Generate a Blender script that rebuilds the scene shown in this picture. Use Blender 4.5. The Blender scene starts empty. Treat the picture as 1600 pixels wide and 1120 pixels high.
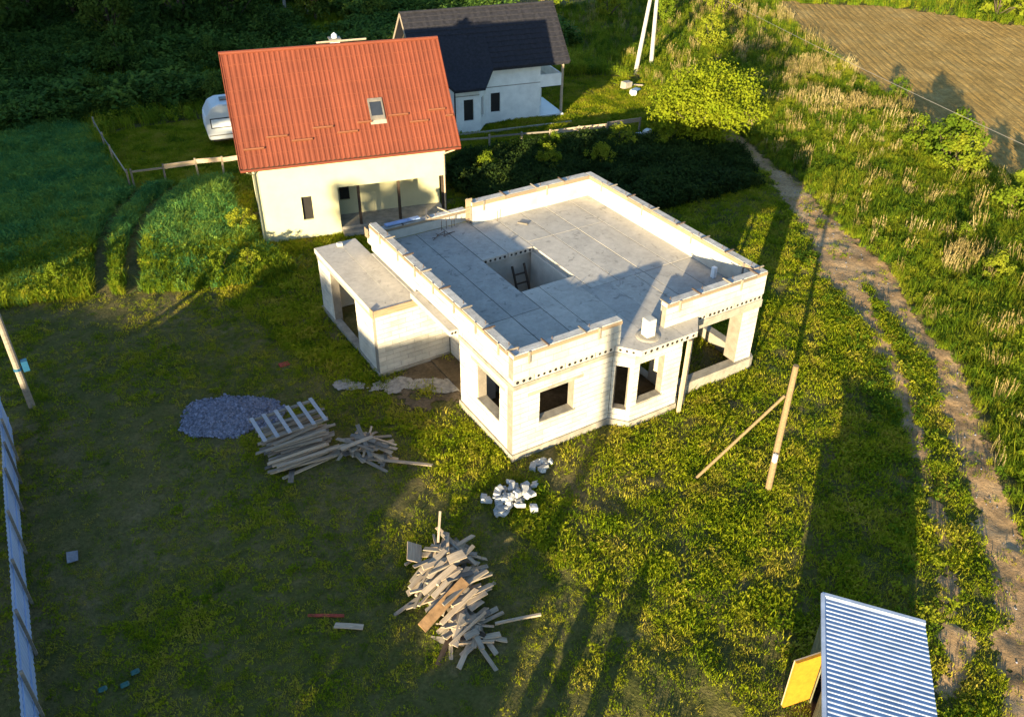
import bpy, bmesh, math, random
import numpy as np
from mathutils import Matrix, Vector, Euler
R = math.radians
random.seed(7); rng = np.random.default_rng(7)
scene = bpy.context.scene
C = scene.collection

# ------------------------------------------------------------------ camera, sky, sun, exposure
SUN_EL, SUN_AZ = R(8.8), 0.64            # elevation; direction in which shadows run (from +x towards +y)
cd = bpy.data.cameras.new('camera'); cam = bpy.data.objects.new('camera', cd); C.objects.link(cam)
cd.sensor_width = 36.0; cd.lens = 1337.37 / 1600 * 36; cd.clip_end = 3000; cd.clip_start = 0.1
_p, _r, _y = 0.5956, 0.0105, 0.5563
_f = Vector((math.sin(_y)*math.cos(_p), math.cos(_y)*math.cos(_p), -math.sin(_p)))
_rt = Vector((math.cos(_y), -math.sin(_y), 0)); _u = _rt.cross(_f)
_rt, _u = math.cos(_r)*_rt + math.sin(_r)*_u, -math.sin(_r)*_rt + math.cos(_r)*_u
cam.matrix_world = Matrix(((_rt.x, _u.x, -_f.x, -11.5526), (_rt.y, _u.y, -_f.y, -18.4867), (_rt.z, _u.z, -_f.z, 18.9062), (0, 0, 0, 1)))
scene.camera = cam
w = bpy.data.worlds.new('World'); scene.world = w; w.use_nodes = True
nt = w.node_tree; bg = nt.nodes['Background']
sky = nt.nodes.new('ShaderNodeTexSky'); sky.sky_type = 'NISHITA'; sky.sun_disc = False
sky.sun_elevation = SUN_EL
# the sun stands opposite to the way the shadows run; sun_rotation is measured from +Y clockwise
_sx, _sy = -math.cos(SUN_AZ), -math.sin(SUN_AZ)
sky.sun_rotation = math.atan2(_sx, _sy)
sky.air_density = 1.0; sky.dust_density = 0.5; sky.ozone_density = 2.6
nt.links.new(sky.outputs[0], bg.inputs[0]); bg.inputs[1].default_value = 0.102
sd = bpy.data.lights.new('sun', 'SUN'); sd.energy = 5.0; sd.angle = R(0.53); sd.color = (1.0, 0.82, 0.50)
sun = bpy.data.objects.new('sun', sd); C.objects.link(sun)
_dir = Vector((math.cos(SUN_AZ)*math.cos(SUN_EL), math.sin(SUN_AZ)*math.cos(SUN_EL), -math.sin(SUN_EL)))
sun.rotation_euler = _dir.to_track_quat('-Z', 'Y').to_euler(); sun.location = (-60, -50, 30)
vs = scene.view_settings; vs.view_transform = 'Standard'; vs.look = 'None'; vs.exposure = 2.0; vs.gamma = 1.0; vs.use_curve_mapping = False
scene.cycles.max_bounces = 4; scene.cycles.diffuse_bounces = 3; scene.cycles.glossy_bounces = 2; scene.cycles.transmission_bounces = 3

# ------------------------------------------------------------------ material helpers
def mat(name):
    m = bpy.data.materials.new(name); m.use_nodes = True
    return m, m.node_tree, m.node_tree.nodes['Principled BSDF']
def N(nt, t, **kw):
    n = nt.nodes.new(t)
    for k, v in kw.items():
        if k in ('inputs',):
            for i, x in v.items(): n.inputs[i].default_value = x
        else: setattr(n, k, v)
    return n
def noise(nt, scale, detail=4, rough=.6, vec=None, dist=0):
    n = N(nt, 'ShaderNodeTexNoise'); n.inputs['Scale'].default_value = scale; n.inputs['Detail'].default_value = detail
    n.inputs['Roughness'].default_value = rough; n.inputs['Distortion'].default_value = dist
    if vec is not None: nt.links.new(vec, n.inputs['Vector'])
    return n
def ramp(nt, fac, stops, interp='LINEAR'):
    r = N(nt, 'ShaderNodeValToRGB'); r.color_ramp.interpolation = interp
    e = r.color_ramp.elements
    while len(e) < len(stops): e.new(0.5)
    for i, (p, c) in enumerate(stops): e[i].position = p; e[i].color = (*c, 1) if len(c) == 3 else c
    nt.links.new(fac, r.inputs[0]); return r
def mix(nt, fac, a, b, mode='MIX'):
    m = N(nt, 'ShaderNodeMix', data_type='RGBA', blend_type=mode)
    for s, v in ((0, fac), (6, a), (7, b)):
        if hasattr(v, 'links'): nt.links.new(v, m.inputs[s])
        elif isinstance(v, (tuple, list)): m.inputs[s].default_value = (*v, 1) if len(v) == 3 else v
        else: m.inputs[s].default_value = v
    return m.outputs[2]
def bump(nt, h, bsdf, strength=.4, dist=.02):
    b = N(nt, 'ShaderNodeBump'); b.inputs['Strength'].default_value = strength; b.inputs['Distance'].default_value = dist
    nt.links.new(h, b.inputs['Height']); nt.links.new(b.outputs[0], bsdf.inputs['Normal'])
def simple(name, col, rough=.8, var=.12, scale=3.0, bmp=.2, bscale=30, metal=0.0, spec=.3, objvar=.0, dark=None):
    """colour with broad noise variation, fine relief and a per-object shift"""
    m, nt, b = mat(name)
    geo = N(nt, 'ShaderNodeNewGeometry')
    n1 = noise(nt, scale, 5, .65, geo.outputs['Position'])
    lo = tuple(c*(1-var*1.6) for c in col) if dark is None else dark; hi = tuple(min(1, c*(1+var)) for c in col)
    c = ramp(nt, n1.outputs[0], [(.3, lo), (.68, hi)]).outputs[0]
    if objvar:
        oi = N(nt, 'ShaderNodeObjectInfo')
        r = ramp(nt, oi.outputs['Random'], [(0, (1-objvar,)*3), (1, (1+objvar*.4,)*3)])
        c = mix(nt, 1.0, c, r.outputs[0], 'MULTIPLY')
    nt.links.new(c, b.inputs['Base Color'])
    b.inputs['Roughness'].default_value = rough; b.inputs['Metallic'].default_value = metal
    b.inputs['Specular IOR Level'].default_value = spec
    if bmp:
        n2 = noise(nt, bscale, 4, .7, geo.outputs['Position']); bump(nt, n2.outputs[0], b, bmp, .02)
    return m
M = {}
M['block'] = simple('white_block', (.52, .485, .42), .95, .16, 1.1, .45, 45, objvar=.14)
M['mortar'] = simple('mortar', (.22, .19, .155), .95, .15, 4, .3, 40)
M['render_cream'] = simple('cream_render', (.50, .47, .29), .95, .05, 1.2, .15, 60)
M['render_white'] = simple('white_render', (.78, .76, .72), .95, .08, 1.5, .15, 60)
M['plinth'] = simple('plinth_concrete', (.30, .27, .22), .95, .22, 2.5, .4, 30)
M['grout'] = simple('joint_grout', (.10, .095, .09), .95, .2, 3, .3, 30)
M['cap'] = simple('cap_concrete', (.44, .42, .39), .95, .22, 3, .4, 30, objvar=.15)
M['dark'] = simple('dark_opening', (.018, .016, .015), .6, .2, 3, 0)
M['steel'] = simple('rusty_steel', (.10, .065, .045), .75, .35, 8, .2, 60, spec=.4)
M['iron_black'] = simple('black_gutter', (.02, .02, .025), .5, .2, 5, 0)
M['white_metal'] = simple('white_enamel', (.54, .56, .58), .4, .05, 1.5, .03, 20, spec=.5)
M['foam'] = simple('white_foam', (.72, .74, .76), .9, .05, 5, .1, 60)
M['tyre'] = simple('tyre_rubber', (.02, .02, .02), .85, .2, 10, 0)
M['concrete_pole'] = simple('pole_concrete', (.36, .345, .315), .95, .15, 2, .3, 40)
M['wire'] = simple('wire', (.16, .15, .14), .6, .1, 2, 0)
M['blue'] = simple('blue_plastic', (.015, .085, .17), .5, .1, 5, 0)
M['blue_sheet'] = simple('blue_grey_sheet', (.22, .30, .46), .5, .15, 3, .1, 20)
M['red_cloth'] = simple('red_cloth', (.30, .05, .03), .9, .3, 12, .3, 40)
M['paper'] = simple('pale_paper', (.22, .22, .24), .9, .15, 15, .2, 40)
M['teal'] = simple('teal_plastic', (.025, .10, .09), .5, .2, 12, .2, 40)
M['gravel'] = simple('gravel', (.17, .18, .235), .95, .4, 9, .6, 40)
M['stone'] = simple('gravel_stone', (.20, .21, .275), .95, .2, 6, .3, 40, objvar=.5)
M['rubble'] = simple('broken_block', (.46, .45, .43), .95, .2, 6, .4, 40, objvar=.3)
M['orange_board'] = simple('orange_chipboard', (.30, .17, .075), .9, .25, 5, .3, 50)
M['yellow'] = simple('yellow_foamboard', (.40, .19, .012), .9, .12, 6, .3, 40)
M['shed_board'] = simple('shed_board', (.17, .17, .10), .9, .3, 3, .3, 30, objvar=.3)
M['glass'] = simple('roof_window_glass', (.025, .03, .04), .15, .2, 1, 0, spec=.8)
M['alu'] = simple('window_aluminium', (.15, .135, .12), .5, .2, 4, 0)

def wood(name, c1, c2, objvar=.5, rough=.9):
    m, nt, b = mat(name)
    tc = N(nt, 'ShaderNodeTexCoord'); mp = N(nt, 'ShaderNodeMapping'); mp.inputs['Scale'].default_value = (1.2, 14, 14)
    nt.links.new(tc.outputs['Object'], mp.inputs[0])
    oi = N(nt, 'ShaderNodeObjectInfo')
    va = N(nt, 'ShaderNodeVectorMath', operation='ADD'); nt.links.new(mp.outputs[0], va.inputs[0])
    cm = N(nt, 'ShaderNodeCombineXYZ'); mu = N(nt, 'ShaderNodeMath', operation='MULTIPLY'); mu.inputs[1].default_value = 57
    nt.links.new(oi.outputs['Random'], mu.inputs[0]); nt.links.new(mu.outputs[0], cm.inputs[0]); nt.links.new(cm.outputs[0], va.inputs[1])
    n1 = noise(nt, 1.6, 6, .7, va.outputs[0])
    c = ramp(nt, n1.outputs[0], [(.28, c1), (.72, c2)]).outputs[0]
    r = ramp(nt, oi.outputs['Random'], [(0, (1-objvar, 1-objvar*.95, 1-objvar*.85)), (.5, (1, .98, .95)), (1, (1.0+objvar*.5, 1.0+objvar*.3, 1.0+objvar*.05))])
    c = mix(nt, 1.0, c, r.outputs[0], 'MULTIPLY')
    nt.links.new(c, b.inputs['Base Color']); b.inputs['Roughness'].default_value = rough; b.inputs['Specular IOR Level'].default_value = .2
    bump(nt, n1.outputs[0], b, .35, .01)
    return m
M['grey_wood'] = wood('weathered_wood', (.16, .135, .105), (.37, .32, .26))
M['tan_wood'] = wood('tan_wood', (.27, .205, .145), (.50, .41, .31), .4)
M['form_wood'] = wood('formwork_wood', (.17, .12, .075), (.33, .26, .185), .35)
M['pole_wood'] = wood('pole_wood', (.13, .09, .048), (.24, .175, .10), .1)
M['dark_wood'] = wood('dark_wood', (.03, .02, .015), (.08, .06, .045), .3)

def slab_mat():
    m, nt, b = mat('slab_concrete')
    geo = N(nt, 'ShaderNodeNewGeometry'); P = geo.outputs['Position']
    n1 = noise(nt, .9, 6, .65, P, .6); n2 = noise(nt, 6, 5, .7, P); n3 = noise(nt, 2.2, 3, .6, P, 1.5)
    c = ramp(nt, n1.outputs[0], [(.25, (.31, .285, .25)), (.5, (.43, .395, .345)), (.75, (.54, .49, .425))]).outputs[0]
    c = mix(nt, .35, c, ramp(nt, n2.outputs[0], [(.3, (.24, .225, .21)), (.7, (.54, .51, .465))]).outputs[0])
    st = ramp(nt, n3.outputs[0], [(.60, (1, 1, 1)), (.70, (.62, .63, .64))]).outputs[0]
    c = mix(nt, 1.0, c, st, 'MULTIPLY')
    oi = N(nt, 'ShaderNodeObjectInfo')
    c = mix(nt, 1.0, c, ramp(nt, oi.outputs['Random'], [(0, (.86, .87, .88)), (1, (1.08, 1.06, 1.03))]).outputs[0], 'MULTIPLY')
    nt.links.new(c, b.inputs['Base Color']); b.inputs['Roughness'].default_value = .92; b.inputs['Specular IOR Level'].default_value = .25
    bump(nt, n2.outputs[0], b, .35, .02)
    return m
M['slab'] = slab_mat()
def metal_roof(name, col, rough, var=.06, scale=2):
    m, nt, b = mat(name)
    geo = N(nt, 'ShaderNodeNewGeometry')
    n = noise(nt, scale, 4, .6, geo.outputs['Position'])
    c = ramp(nt, n.outputs[0], [(.3, tuple(x*(1-var*1.5) for x in col)), (.7, tuple(x*(1+var) for x in col))]).outputs[0]
    nt.links.new(c, b.inputs['Base Color']); b.inputs['Roughness'].default_value = rough; b.inputs['Specular IOR Level'].default_value = .4
    return m
M['red_roof'] = simple('red_metal_roof', (.152, .038, .018), .6, .09, .8, .05, 30, spec=.3, objvar=.12)
M['guard'] = metal_roof('snow_guard_paint', (.20, .075, .035), .5)
M['navy_roof'] = metal_roof('navy_shingle_roof', (.015, .0145, .021), .8, .35, 6)
M['zinc'] = metal_roof('zinc_sheet', (.33, .39, .51), .5, .16, 2.0)
M['fence_sheet'] = metal_roof('fence_sheet', (.30, .40, .60), .5, .08, 1)

def leafy(name, stops, trans=.35, patch=None, rough=.7, pscale=.25, rnd=.45):
    """plant material: colour per instance and per patch of ground, some light passing through"""
    m, nt, b = mat(name)
    oi = N(nt, 'ShaderNodeObjectInfo'); geo = N(nt, 'ShaderNodeNewGeometry')
    n = noise(nt, pscale, 4, .6, oi.outputs['Location'] if patch else geo.outputs['Position'])
    ad = N(nt, 'ShaderNodeMath', operation='MULTIPLY_ADD'); ad.inputs[1].default_value = rnd
    nt.links.new(oi.outputs['Random'], ad.inputs[0])
    s2 = N(nt, 'ShaderNodeMath', operation='SUBTRACT'); s2.inputs[1].default_value = rnd*.5; nt.links.new(n.outputs[0], s2.inputs[0])
    nt.links.new(s2.outputs[0], ad.inputs[2])
    c = ramp(nt, ad.outputs[0], stops).outputs[0]
    b.inputs['Roughness'].default_value = .9; b.inputs['Specular IOR Level'].default_value = .08
    nt.links.new(c, b.inputs['Base Color'])
    tr = N(nt, 'ShaderNodeBsdfTranslucent'); nt.links.new(c, tr.inputs[0])
    ms = N(nt, 'ShaderNodeMixShader'); ms.inputs[0].default_value = trans
    nt.links.new(b.outputs[0], ms.inputs[1]); nt.links.new(tr.outputs[0], ms.inputs[2])
    nt.links.new(ms.outputs[0], nt.nodes['Material Output'].inputs[0])
    return m
M['lawn'] = leafy('lawn_grass', [(.25, (.045, .092, .005)), (.38, (.135, .195, .006)), (.52, (.255, .285, .008)), (.70, (.37, .31, .04))], .35, True, pscale=.8, rnd=.24)
M['dry_lawn'] = leafy('dry_grass', [(.2, (.14, .125, .035)), (.5, (.23, .19, .065)), (.75, (.33, .27, .11))], .3, True, pscale=.6)
M['weed'] = leafy('green_weed', [(.2, (.040, .092, .008)), (.42, (.115, .185, .010)), (.58, (.21, .265, .012)), (.76, (.32, .31, .025))], .4, True)
M['reed'] = leafy('dry_reed', [(.2, (.17, .135, .045)), (.5, (.29, .22, .085)), (.8, (.40, .32, .15))], .3, True)
M['crop'] = leafy('crop_leaf', [(.25, (.042, .15, .048)), (.45, (.095, .24, .06)), (.7, (.20, .30, .045))], .35, True)
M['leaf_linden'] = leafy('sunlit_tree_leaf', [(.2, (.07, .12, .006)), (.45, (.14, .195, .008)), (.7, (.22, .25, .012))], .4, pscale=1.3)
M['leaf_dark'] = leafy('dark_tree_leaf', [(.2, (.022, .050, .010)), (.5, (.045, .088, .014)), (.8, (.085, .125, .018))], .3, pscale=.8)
M['leaf_shade'] = leafy('shade_darkened_leaf', [(.2, (.016, .034, .008)), (.5, (.030, .055, .010)), (.8, (.055, .080, .014))], .3, True)  # leaf colour darkened to deepen the shade behind the block house
M['leaf_mid'] = leafy('thicket_leaf', [(.2, (.030, .075, .015)), (.5, (.065, .13, .022)), (.8, (.12, .18, .026))], .3, True, pscale=.3)
M['leaf_fresh'] = leafy('fresh_bush_leaf', [(.2, (.07, .12, .008)), (.45, (.14, .19, .012)), (.7, (.22, .24, .018))], .4, pscale=1.5)
M['bark'] = simple('bark', (.085, .065, .045), .95, .3, 6, .6, 25)

def ground_mat():
    m, nt, b = mat('ground_soil')
    geo = N(nt, 'ShaderNodeNewGeometry'); P = geo.outputs['Position']
    n1 = noise(nt, .16, 5, .65, P, .4); n2 = noise(nt, 1.1, 6, .7, P); n3 = noise(nt, 9, 4, .7, P)
    c = ramp(nt, n1.outputs[0], [(.32, (.060, .075, .016)), (.5, (.105, .098, .035)), (.68, (.19, .14, .075))]).outputs[0]
    c = mix(nt, .5, c, ramp(nt, n2.outputs[0], [(.35, (.050, .068, .012)), (.55, (.12, .11, .035)), (.72, (.23, .17, .09))]).outputs[0])
    c = mix(nt, 1.0, c, ramp(nt, n3.outputs[0], [(.3, (.6, .6, .6)), (.7, (1.25, 1.22, 1.2))]).outputs[0], 'MULTIPLY')
    nt.links.new(c, b.inputs['Base Color']); b.inputs['Roughness'].default_value = 1; b.inputs['Specular IOR Level'].default_value = .05
    bump(nt, n3.outputs[0], b, .9, .08)
    return m
M['ground'] = ground_mat()
def dirt_mat(name, a, b_, c_, s=1.0):
    m, nt, b = mat(name)
    geo = N(nt, 'ShaderNodeNewGeometry'); P = geo.outputs['Position']
    n1 = noise(nt, .7*s, 5, .65, P, .5); n2 = noise(nt, 7*s, 5, .75, P)
    c = ramp(nt, n1.outputs[0], [(.3, a), (.52, b_), (.72, c_)]).outputs[0]
    c = mix(nt, 1.0, c, ramp(nt, n2.outputs[0], [(.3, (.6, .6, .6)), (.7, (1.3, 1.28, 1.25))]).outputs[0], 'MULTIPLY')
    nt.links.new(c, b.inputs['Base Color']); b.inputs['Roughness'].default_value = 1; b.inputs['Specular IOR Level'].default_value = .05
    bump(nt, n2.outputs[0], b, .8, .05)
    return m
M['dirt'] = dirt_mat('track_dirt', (.22, .14, .07), (.34, .225, .12), (.45, .32, .185))
M['field'] = dirt_mat('field_soil', (.24, .155, .048), (.31, .205, .068), (.38, .265, .10), .5)
M['mud'] = dirt_mat('porch_mud', (.075, .058, .035), (.11, .085, .055), (.17, .13, .09))
M['slurry'] = simple('dried_slurry', (.27, .25, .22), .95, .3, 6, .4, 30)

# ------------------------------------------------------------------ mesh helpers
class MB:
    def __init__(s): s.v = []; s.f = []
    def add(s, vs, fs):
        o = len(s.v); s.v += [tuple(p) for p in vs]; s.f += [tuple(i+o for i in f) for f in fs]; return s
    def box(s, a, b):
        (x0, y0, z0), (x1, y1, z1) = a, b
        return s.add([(x0,y0,z0),(x1,y0,z0),(x1,y1,z0),(x0,y1,z0),(x0,y0,z1),(x1,y0,z1),(x1,y1,z1),(x0,y1,z1)],
                     [(0,3,2,1),(4,5,6,7),(0,1,5,4),(1,2,6,5),(2,3,7,6),(3,0,4,7)])
    def prism(s, poly, z0, z1):
        n = len(poly); a = sum(poly[i][0]*poly[(i+1)%n][1]-poly[(i+1)%n][0]*poly[i][1] for i in range(n))
        if a < 0: poly = poly[::-1]
        return s.add([(*p, z0) for p in poly]+[(*p, z1) for p in poly],
                     [tuple(range(n))[::-1], tuple(range(n, 2*n))]+[(i, (i+1)%n, n+(i+1)%n, n+i) for i in range(n)])
    def bar(s, p, q, w, h, up=(0,0,1)):
        p, q = Vector(p), Vector(q); d = (q-p).normalized(); up = Vector(up)
        if abs(d.dot(up)) > .99: up = Vector((0,1,0))
        e = d.cross(up).normalized(); g = e.cross(d); a, b = e*w/2, g*h/2
        return s.add([p-a-b,p+a-b,p+a+b,p-a+b,q-a-b,q+a-b,q+a+b,q-a+b],[(0,1,2,3),(7,6,5,4),(4,5,1,0),(5,6,2,1),(6,7,3,2),(7,4,0,3)])
    def tube(s, pts, rad, n=8, cap=True):
        pts = [Vector(p) for p in pts]; rad = rad if isinstance(rad, (list, tuple)) else [rad]*len(pts); o = len(s.v); 
        for i, p in enumerate(pts):
            d = (pts[min(i+1, len(pts)-1)]-pts[max(i-1, 0)]).normalized()
            up = Vector((0,0,1)) if abs(d.z) < .95 else Vector((1,0,0))
            e = d.cross(up).normalized(); g = d.cross(e)
            for k in range(n):
                a = 2*math.pi*k/n; s.v.append(tuple(p+(e*math.cos(a)+g*math.sin(a))*rad[i]))
        for i in range(len(pts)-1):
            for k in range(n):
                k2 = (k+1) % n; s.f.append((o+i*n+k, o+(i+1)*n+k, o+(i+1)*n+k2, o+i*n+k2))
        if cap:
            s.f.append(tuple(o+k for k in range(n))); s.f.append(tuple(o+(len(pts)-1)*n+k for k in range(n))[::-1])
        return s
    def mesh(s, name, smooth=False):
        me = bpy.data.meshes.new(name); me.from_pydata(s.v, [], s.f); me.update()
        if smooth: me.polygons.foreach_set('use_smooth', [True]*len(me.polygons))
        return me
def wloc(o):
    return Matrix.Translation(o.location) if o.parent is None else Matrix.Identity(4)
def obj(name, mb, m, parent=None, smooth=False, label=None):
    """mesh in world coordinates; as a child it keeps them"""
    me = mb.mesh(name, smooth) if isinstance(mb, MB) else mb
    o = bpy.data.objects.new(name, me); C.objects.link(o)
    if m is not None and len(me.materials) == 0: me.materials.append(M[m] if isinstance(m, str) else m)
    if parent is not None:
        o.parent = parent
        if parent.type == 'EMPTY' and parent.get('world_children'): o.matrix_parent_inverse = Matrix.Translation(-Vector(parent.location))
    if label: o['label'] = label
    return o
def tag(o, label, cat, group=None):
    o['label'] = label; o['category'] = cat
    if group: o['group'] = group
    return o
def thing(name, label, cat, loc=(0,0,0), group=None):
    o = bpy.data.objects.new(name, None); C.objects.link(o); o.location = loc; o.empty_display_size = .3; o['world_children'] = 1
    return tag(o, label, cat, group)
def structure(o): o['kind'] = 'structure'; return o
def stuff(o, label=None, cat=None):
    o['kind'] = 'stuff'
    if label: o['label'] = label
    if cat: o['category'] = cat
    return o
UNIT = MB().box((-.5,-.5,-.5), (.5,.5,.5))
_unit = {}
def unit(m):
    if m not in _unit:
        me = UNIT.mesh('piece_'+m); me.materials.append(M[m]); _unit[m] = me
    return _unit[m]
def piece(name, m, parent, centre, size, axes=None):
    """a cheap box piece sharing one mesh; centre in world coordinates"""
    o = bpy.data.objects.new(name, unit(m)); C.objects.link(o)
    if parent is not None:
        o.parent = parent
        if parent.type == 'EMPTY': o.matrix_parent_inverse = Matrix.Translation(-Vector(parent.location))
    mx = Matrix.Identity(4) if axes is None else Matrix((axes[0], axes[1], axes[2])).transposed().to_4x4()
    o.matrix_basis = Matrix.Translation(Vector(centre)) @ mx @ Matrix.Diagonal((*size, 1))
    return o
def bevel(me, w, seg=1):
    bm = bmesh.new(); bm.from_mesh(me); bmesh.ops.bevel(bm, geom=bm.edges[:], offset=w, segments=seg, affect='EDGES', clamp_overlap=True); bm.to_mesh(me); bm.free(); return me

# numpy value noise
_tab = rng.random((256, 256))
def vnoise(x, y, s):
    x = np.asarray(x)*s+1000; y = np.asarray(y)*s+1000; i = np.floor(x).astype(int); j = np.floor(y).astype(int); u = x-i; v = y-j
    u = u*u*(3-2*u); v = v*v*(3-2*v); T = lambda a, b: _tab[a & 255, b & 255]
    return (T(i,j)*(1-u)+T(i+1,j)*u)*(1-v)+(T(i,j+1)*(1-u)+T(i+1,j+1)*u)*v
def fbm(x, y, s): return (vnoise(x,y,s)*.5+vnoise(x,y,s*2.1)*.3+vnoise(x,y,s*4.3)*.2)
def seg_dist(x, y, pts):
    d = np.full(np.shape(x), 1e9)
    for (ax, ay), (bx, by) in zip(pts[:-1], pts[1:]):
        vx, vy = bx-ax, by-ay; t = np.clip(((x-ax)*vx+(y-ay)*vy)/(vx*vx+vy*vy), 0, 1)
        d = np.minimum(d, np.hypot(x-ax-t*vx, y-ay-t*vy))
    return d
def inside(x, y, poly):
    r = np.zeros(np.shape(x), bool); n = len(poly)
    for i in range(n):
        (x0, y0), (x1, y1) = poly[i], poly[(i+1)%n]
        with np.errstate(divide='ignore', invalid='ignore'):
            r ^= ((y0 > y) != (y1 > y)) & (x < (x1-x0)*(y-y0)/(y1-y0+1e-12)+x0)
    return r

# ------------------------------------------------------------------ ground, track, field
RTRACK = [(29.6,25.5),(28.86,21.32),(28.25,18.89),(26.67,14.57),(25.41,11.15),(23.23,6.34),(21.29,2.41),(19.18,-.95),(17.4,-3.8),(15.13,-6.23),(13.49,-8.1),(11.53,-10.09),(9.85,-11.79),(7.91,-13.2),(5.77,-14.54),(2,-17)]
LTRACK = [(25.47,12.16),(22.11,6.58),(19.29,2.19),(17.17,-.93),(15.15,-3.46),(12.79,-6.1),(10.99,-8.08),(8.98,-10.11),(7.04,-11.69),(4.73,-13.51)]
FEDGE = [(62.44,49.3),(54.8,38.99),(49.15,29.47),(45.08,21.66),(41.76,15.31),(39.16,10.59),(37.45,5.69),(35.2,2.44),(31,-6)]
FTOP = [(60.7,46.71),(69.02,38.7),(72.8,27.43),(74.72,19.7),(76,10),(78,-4)]
FIELD = FEDGE + FTOP[::-1]
def grid_mesh(name, x0, x1, nx, y0, y1, ny, zf, keep=None):
    xs = np.linspace(x0, x1, nx); ys = np.linspace(y0, y1, ny); X, Y = np.meshgrid(xs, ys)
    Z = zf(X, Y); v = np.stack([X.ravel(), Y.ravel(), Z.ravel()], 1)
    i = np.arange((nx-1)*(ny-1)); a = (i//(nx-1))*nx+i%(nx-1); f = np.stack([a, a+1, a+nx+1, a+nx], 1)
    if keep is not None:
        cx = v[f].mean(1); f = f[keep(cx[:,0], cx[:,1])]
        used = np.unique(f); mp = -np.ones(len(v), int); mp[used] = np.arange(len(used)); v = v[used]; f = mp[f]
    me = bpy.data.meshes.new(name); me.from_pydata(v.tolist(), [], f.tolist()); me.update()
    me.polygons.foreach_set('use_smooth', [True]*len(me.polygons)); return me
def gz(x, y):    # gentle unevenness of the meadow, flat under the buildings
    x = np.asarray(x); y = np.asarray(y)
    dx = np.maximum(np.maximum(-2.0-x, x-11), 0); dy = np.maximum(np.maximum(-.8-y, y-12.8), 0)
    far = np.clip((np.hypot(dx, dy)-.1)/1.2, 0, 1)
    return ((fbm(x, y, .45)-.5)*.16+(fbm(x+13, y+7, 1.15)-.5)*.17)*far - .02
gr = obj('ground', grid_mesh('ground', -18, 36, 325, -20, 34, 325, gz), 'ground'); structure(gr)
structure(obj('outer_ground', grid_mesh('outer_ground', -72, 112, 185, -62, 110, 173, lambda x, y: gz(x, y), lambda x, y: ~((x > -18) & (x < 36) & (y > -20) & (y < 34))), 'ground'))
fl = MB()
for a, b in (((-900,-900),(1100,-62)),((-900,110),(1100,1100)),((-900,-62),(-72,110)),((112,-62),(1100,110))):
    fl.add([(a[0],a[1],-.02),(b[0],a[1],-.02),(b[0],b[1],-.02),(a[0],b[1],-.02)], [(0,1,2,3)])
structure(obj('far_ground', fl, 'ground'))
def track_mask(x, y):
    n = (fbm(x, y, 1.1)-.5)+.5*(fbm(x+31, y+17, 3.5)-.5)
    wr = .44+.25*vnoise(x, y, .3); wl = .26+.22*vnoise(x+50, y, .3)-.16*np.clip((-3-y)/4, 0, 1)
    dr = seg_dist(x, y, RTRACK)+n*.9; dl = seg_dist(x, y, LTRACK)+n*1.1
    near_mid = np.clip(1-np.hypot(x-20.5, y-3.5)/4.5, 0, 1)      # the tracks join in a broad bare patch
    return (dr < wr+near_mid*.45) | (dl < wl+near_mid*.7)
structure(obj('dirt_track', grid_mesh('dirt_track', 0, 32, 260, -18, 27, 360, lambda x, y: gz(x, y)+.012+.02*(fbm(x, y, 2)-.5), track_mask), 'dirt'))
# ploughed field: real furrows running along its edge
ang = math.atan2(49.3-5.7, 62.4-37.4)-.12
def field_grid():
    na, nc = 70, 560; A = np.linspace(-12, 66, na); Cc = np.linspace(-48, 10, nc); a, c = np.meshgrid(A, Cc)
    ux, uy = math.cos(ang), math.sin(ang); x = 34+a*ux-c*uy; y = 3+a*uy+c*ux
    z = .03+.055*np.abs(np.sin(c*math.pi/.62+.5*np.sin(a*.11)))+.05*(rng.random(x.shape)-.5)+.03*(fbm(x,y,.8)-.5)
    v = np.stack([x.ravel(), y.ravel(), z.ravel()], 1)
    i = np.arange((na-1)*(nc-1)); q = (i//(na-1))*na+i%(na-1); f = np.stack([q, q+1, q+na+1, q+na], 1)
    cx = v[f].mean(1); f = f[inside(cx[:,0], cx[:,1], FIELD)]
    used = np.unique(f); mp = -np.ones(len(v), int); mp[used] = np.arange(len(used))
    me = bpy.data.meshes.new('ploughed_field'); me.from_pydata((v[used]+[0,0,.1]).tolist(), [], mp[f].tolist()); me.update(); return me
structure(obj('ploughed_field', field_grid(), 'field'))
structure(obj('porch_soil', grid_mesh('porch_soil', -3.2, 1.2, 60, 3.0, 6.72, 60, lambda x, y: 0*x+.004+.02*fbm(x,y,2), lambda x, y: np.hypot((x+.1)/1.6, (y-5.5)/1.6)+(fbm(x,y,1.6)-.5)*1.6 < 1), 'mud'))
for k, (px, py, rx, ry, ro) in enumerate(((-3.04,6.77,.62,.34,-.5),(-1.39,5.85,.85,.45,-.45),(-.1,5.05,.95,.42,-.5))):
    ca, sa = math.cos(ro), math.sin(ro)
    o = obj('slurry_patch', grid_mesh('slurry_patch', px-1.2, px+1.2, 50, py-1.2, py+1.2, 50, lambda x, y: 0*x+.032+.02*fbm(x,y,3), lambda x, y: np.hypot(((x-px)*ca+(y-py)*sa)/rx, (-(x-px)*sa+(y-py)*ca)/ry)+(fbm(x+k*9,y,2.2)-.5)*1.5 < 1), 'slurry')
    tag(o, ['small pale patch of dried concrete on the lawn left of the garage corner', 'pale dried concrete patch at the foot of the garage corner', 'pale dried concrete patch on the bare soil inside the porch recess'][k], 'concrete patch', 'spilled concrete patches'); 

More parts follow.
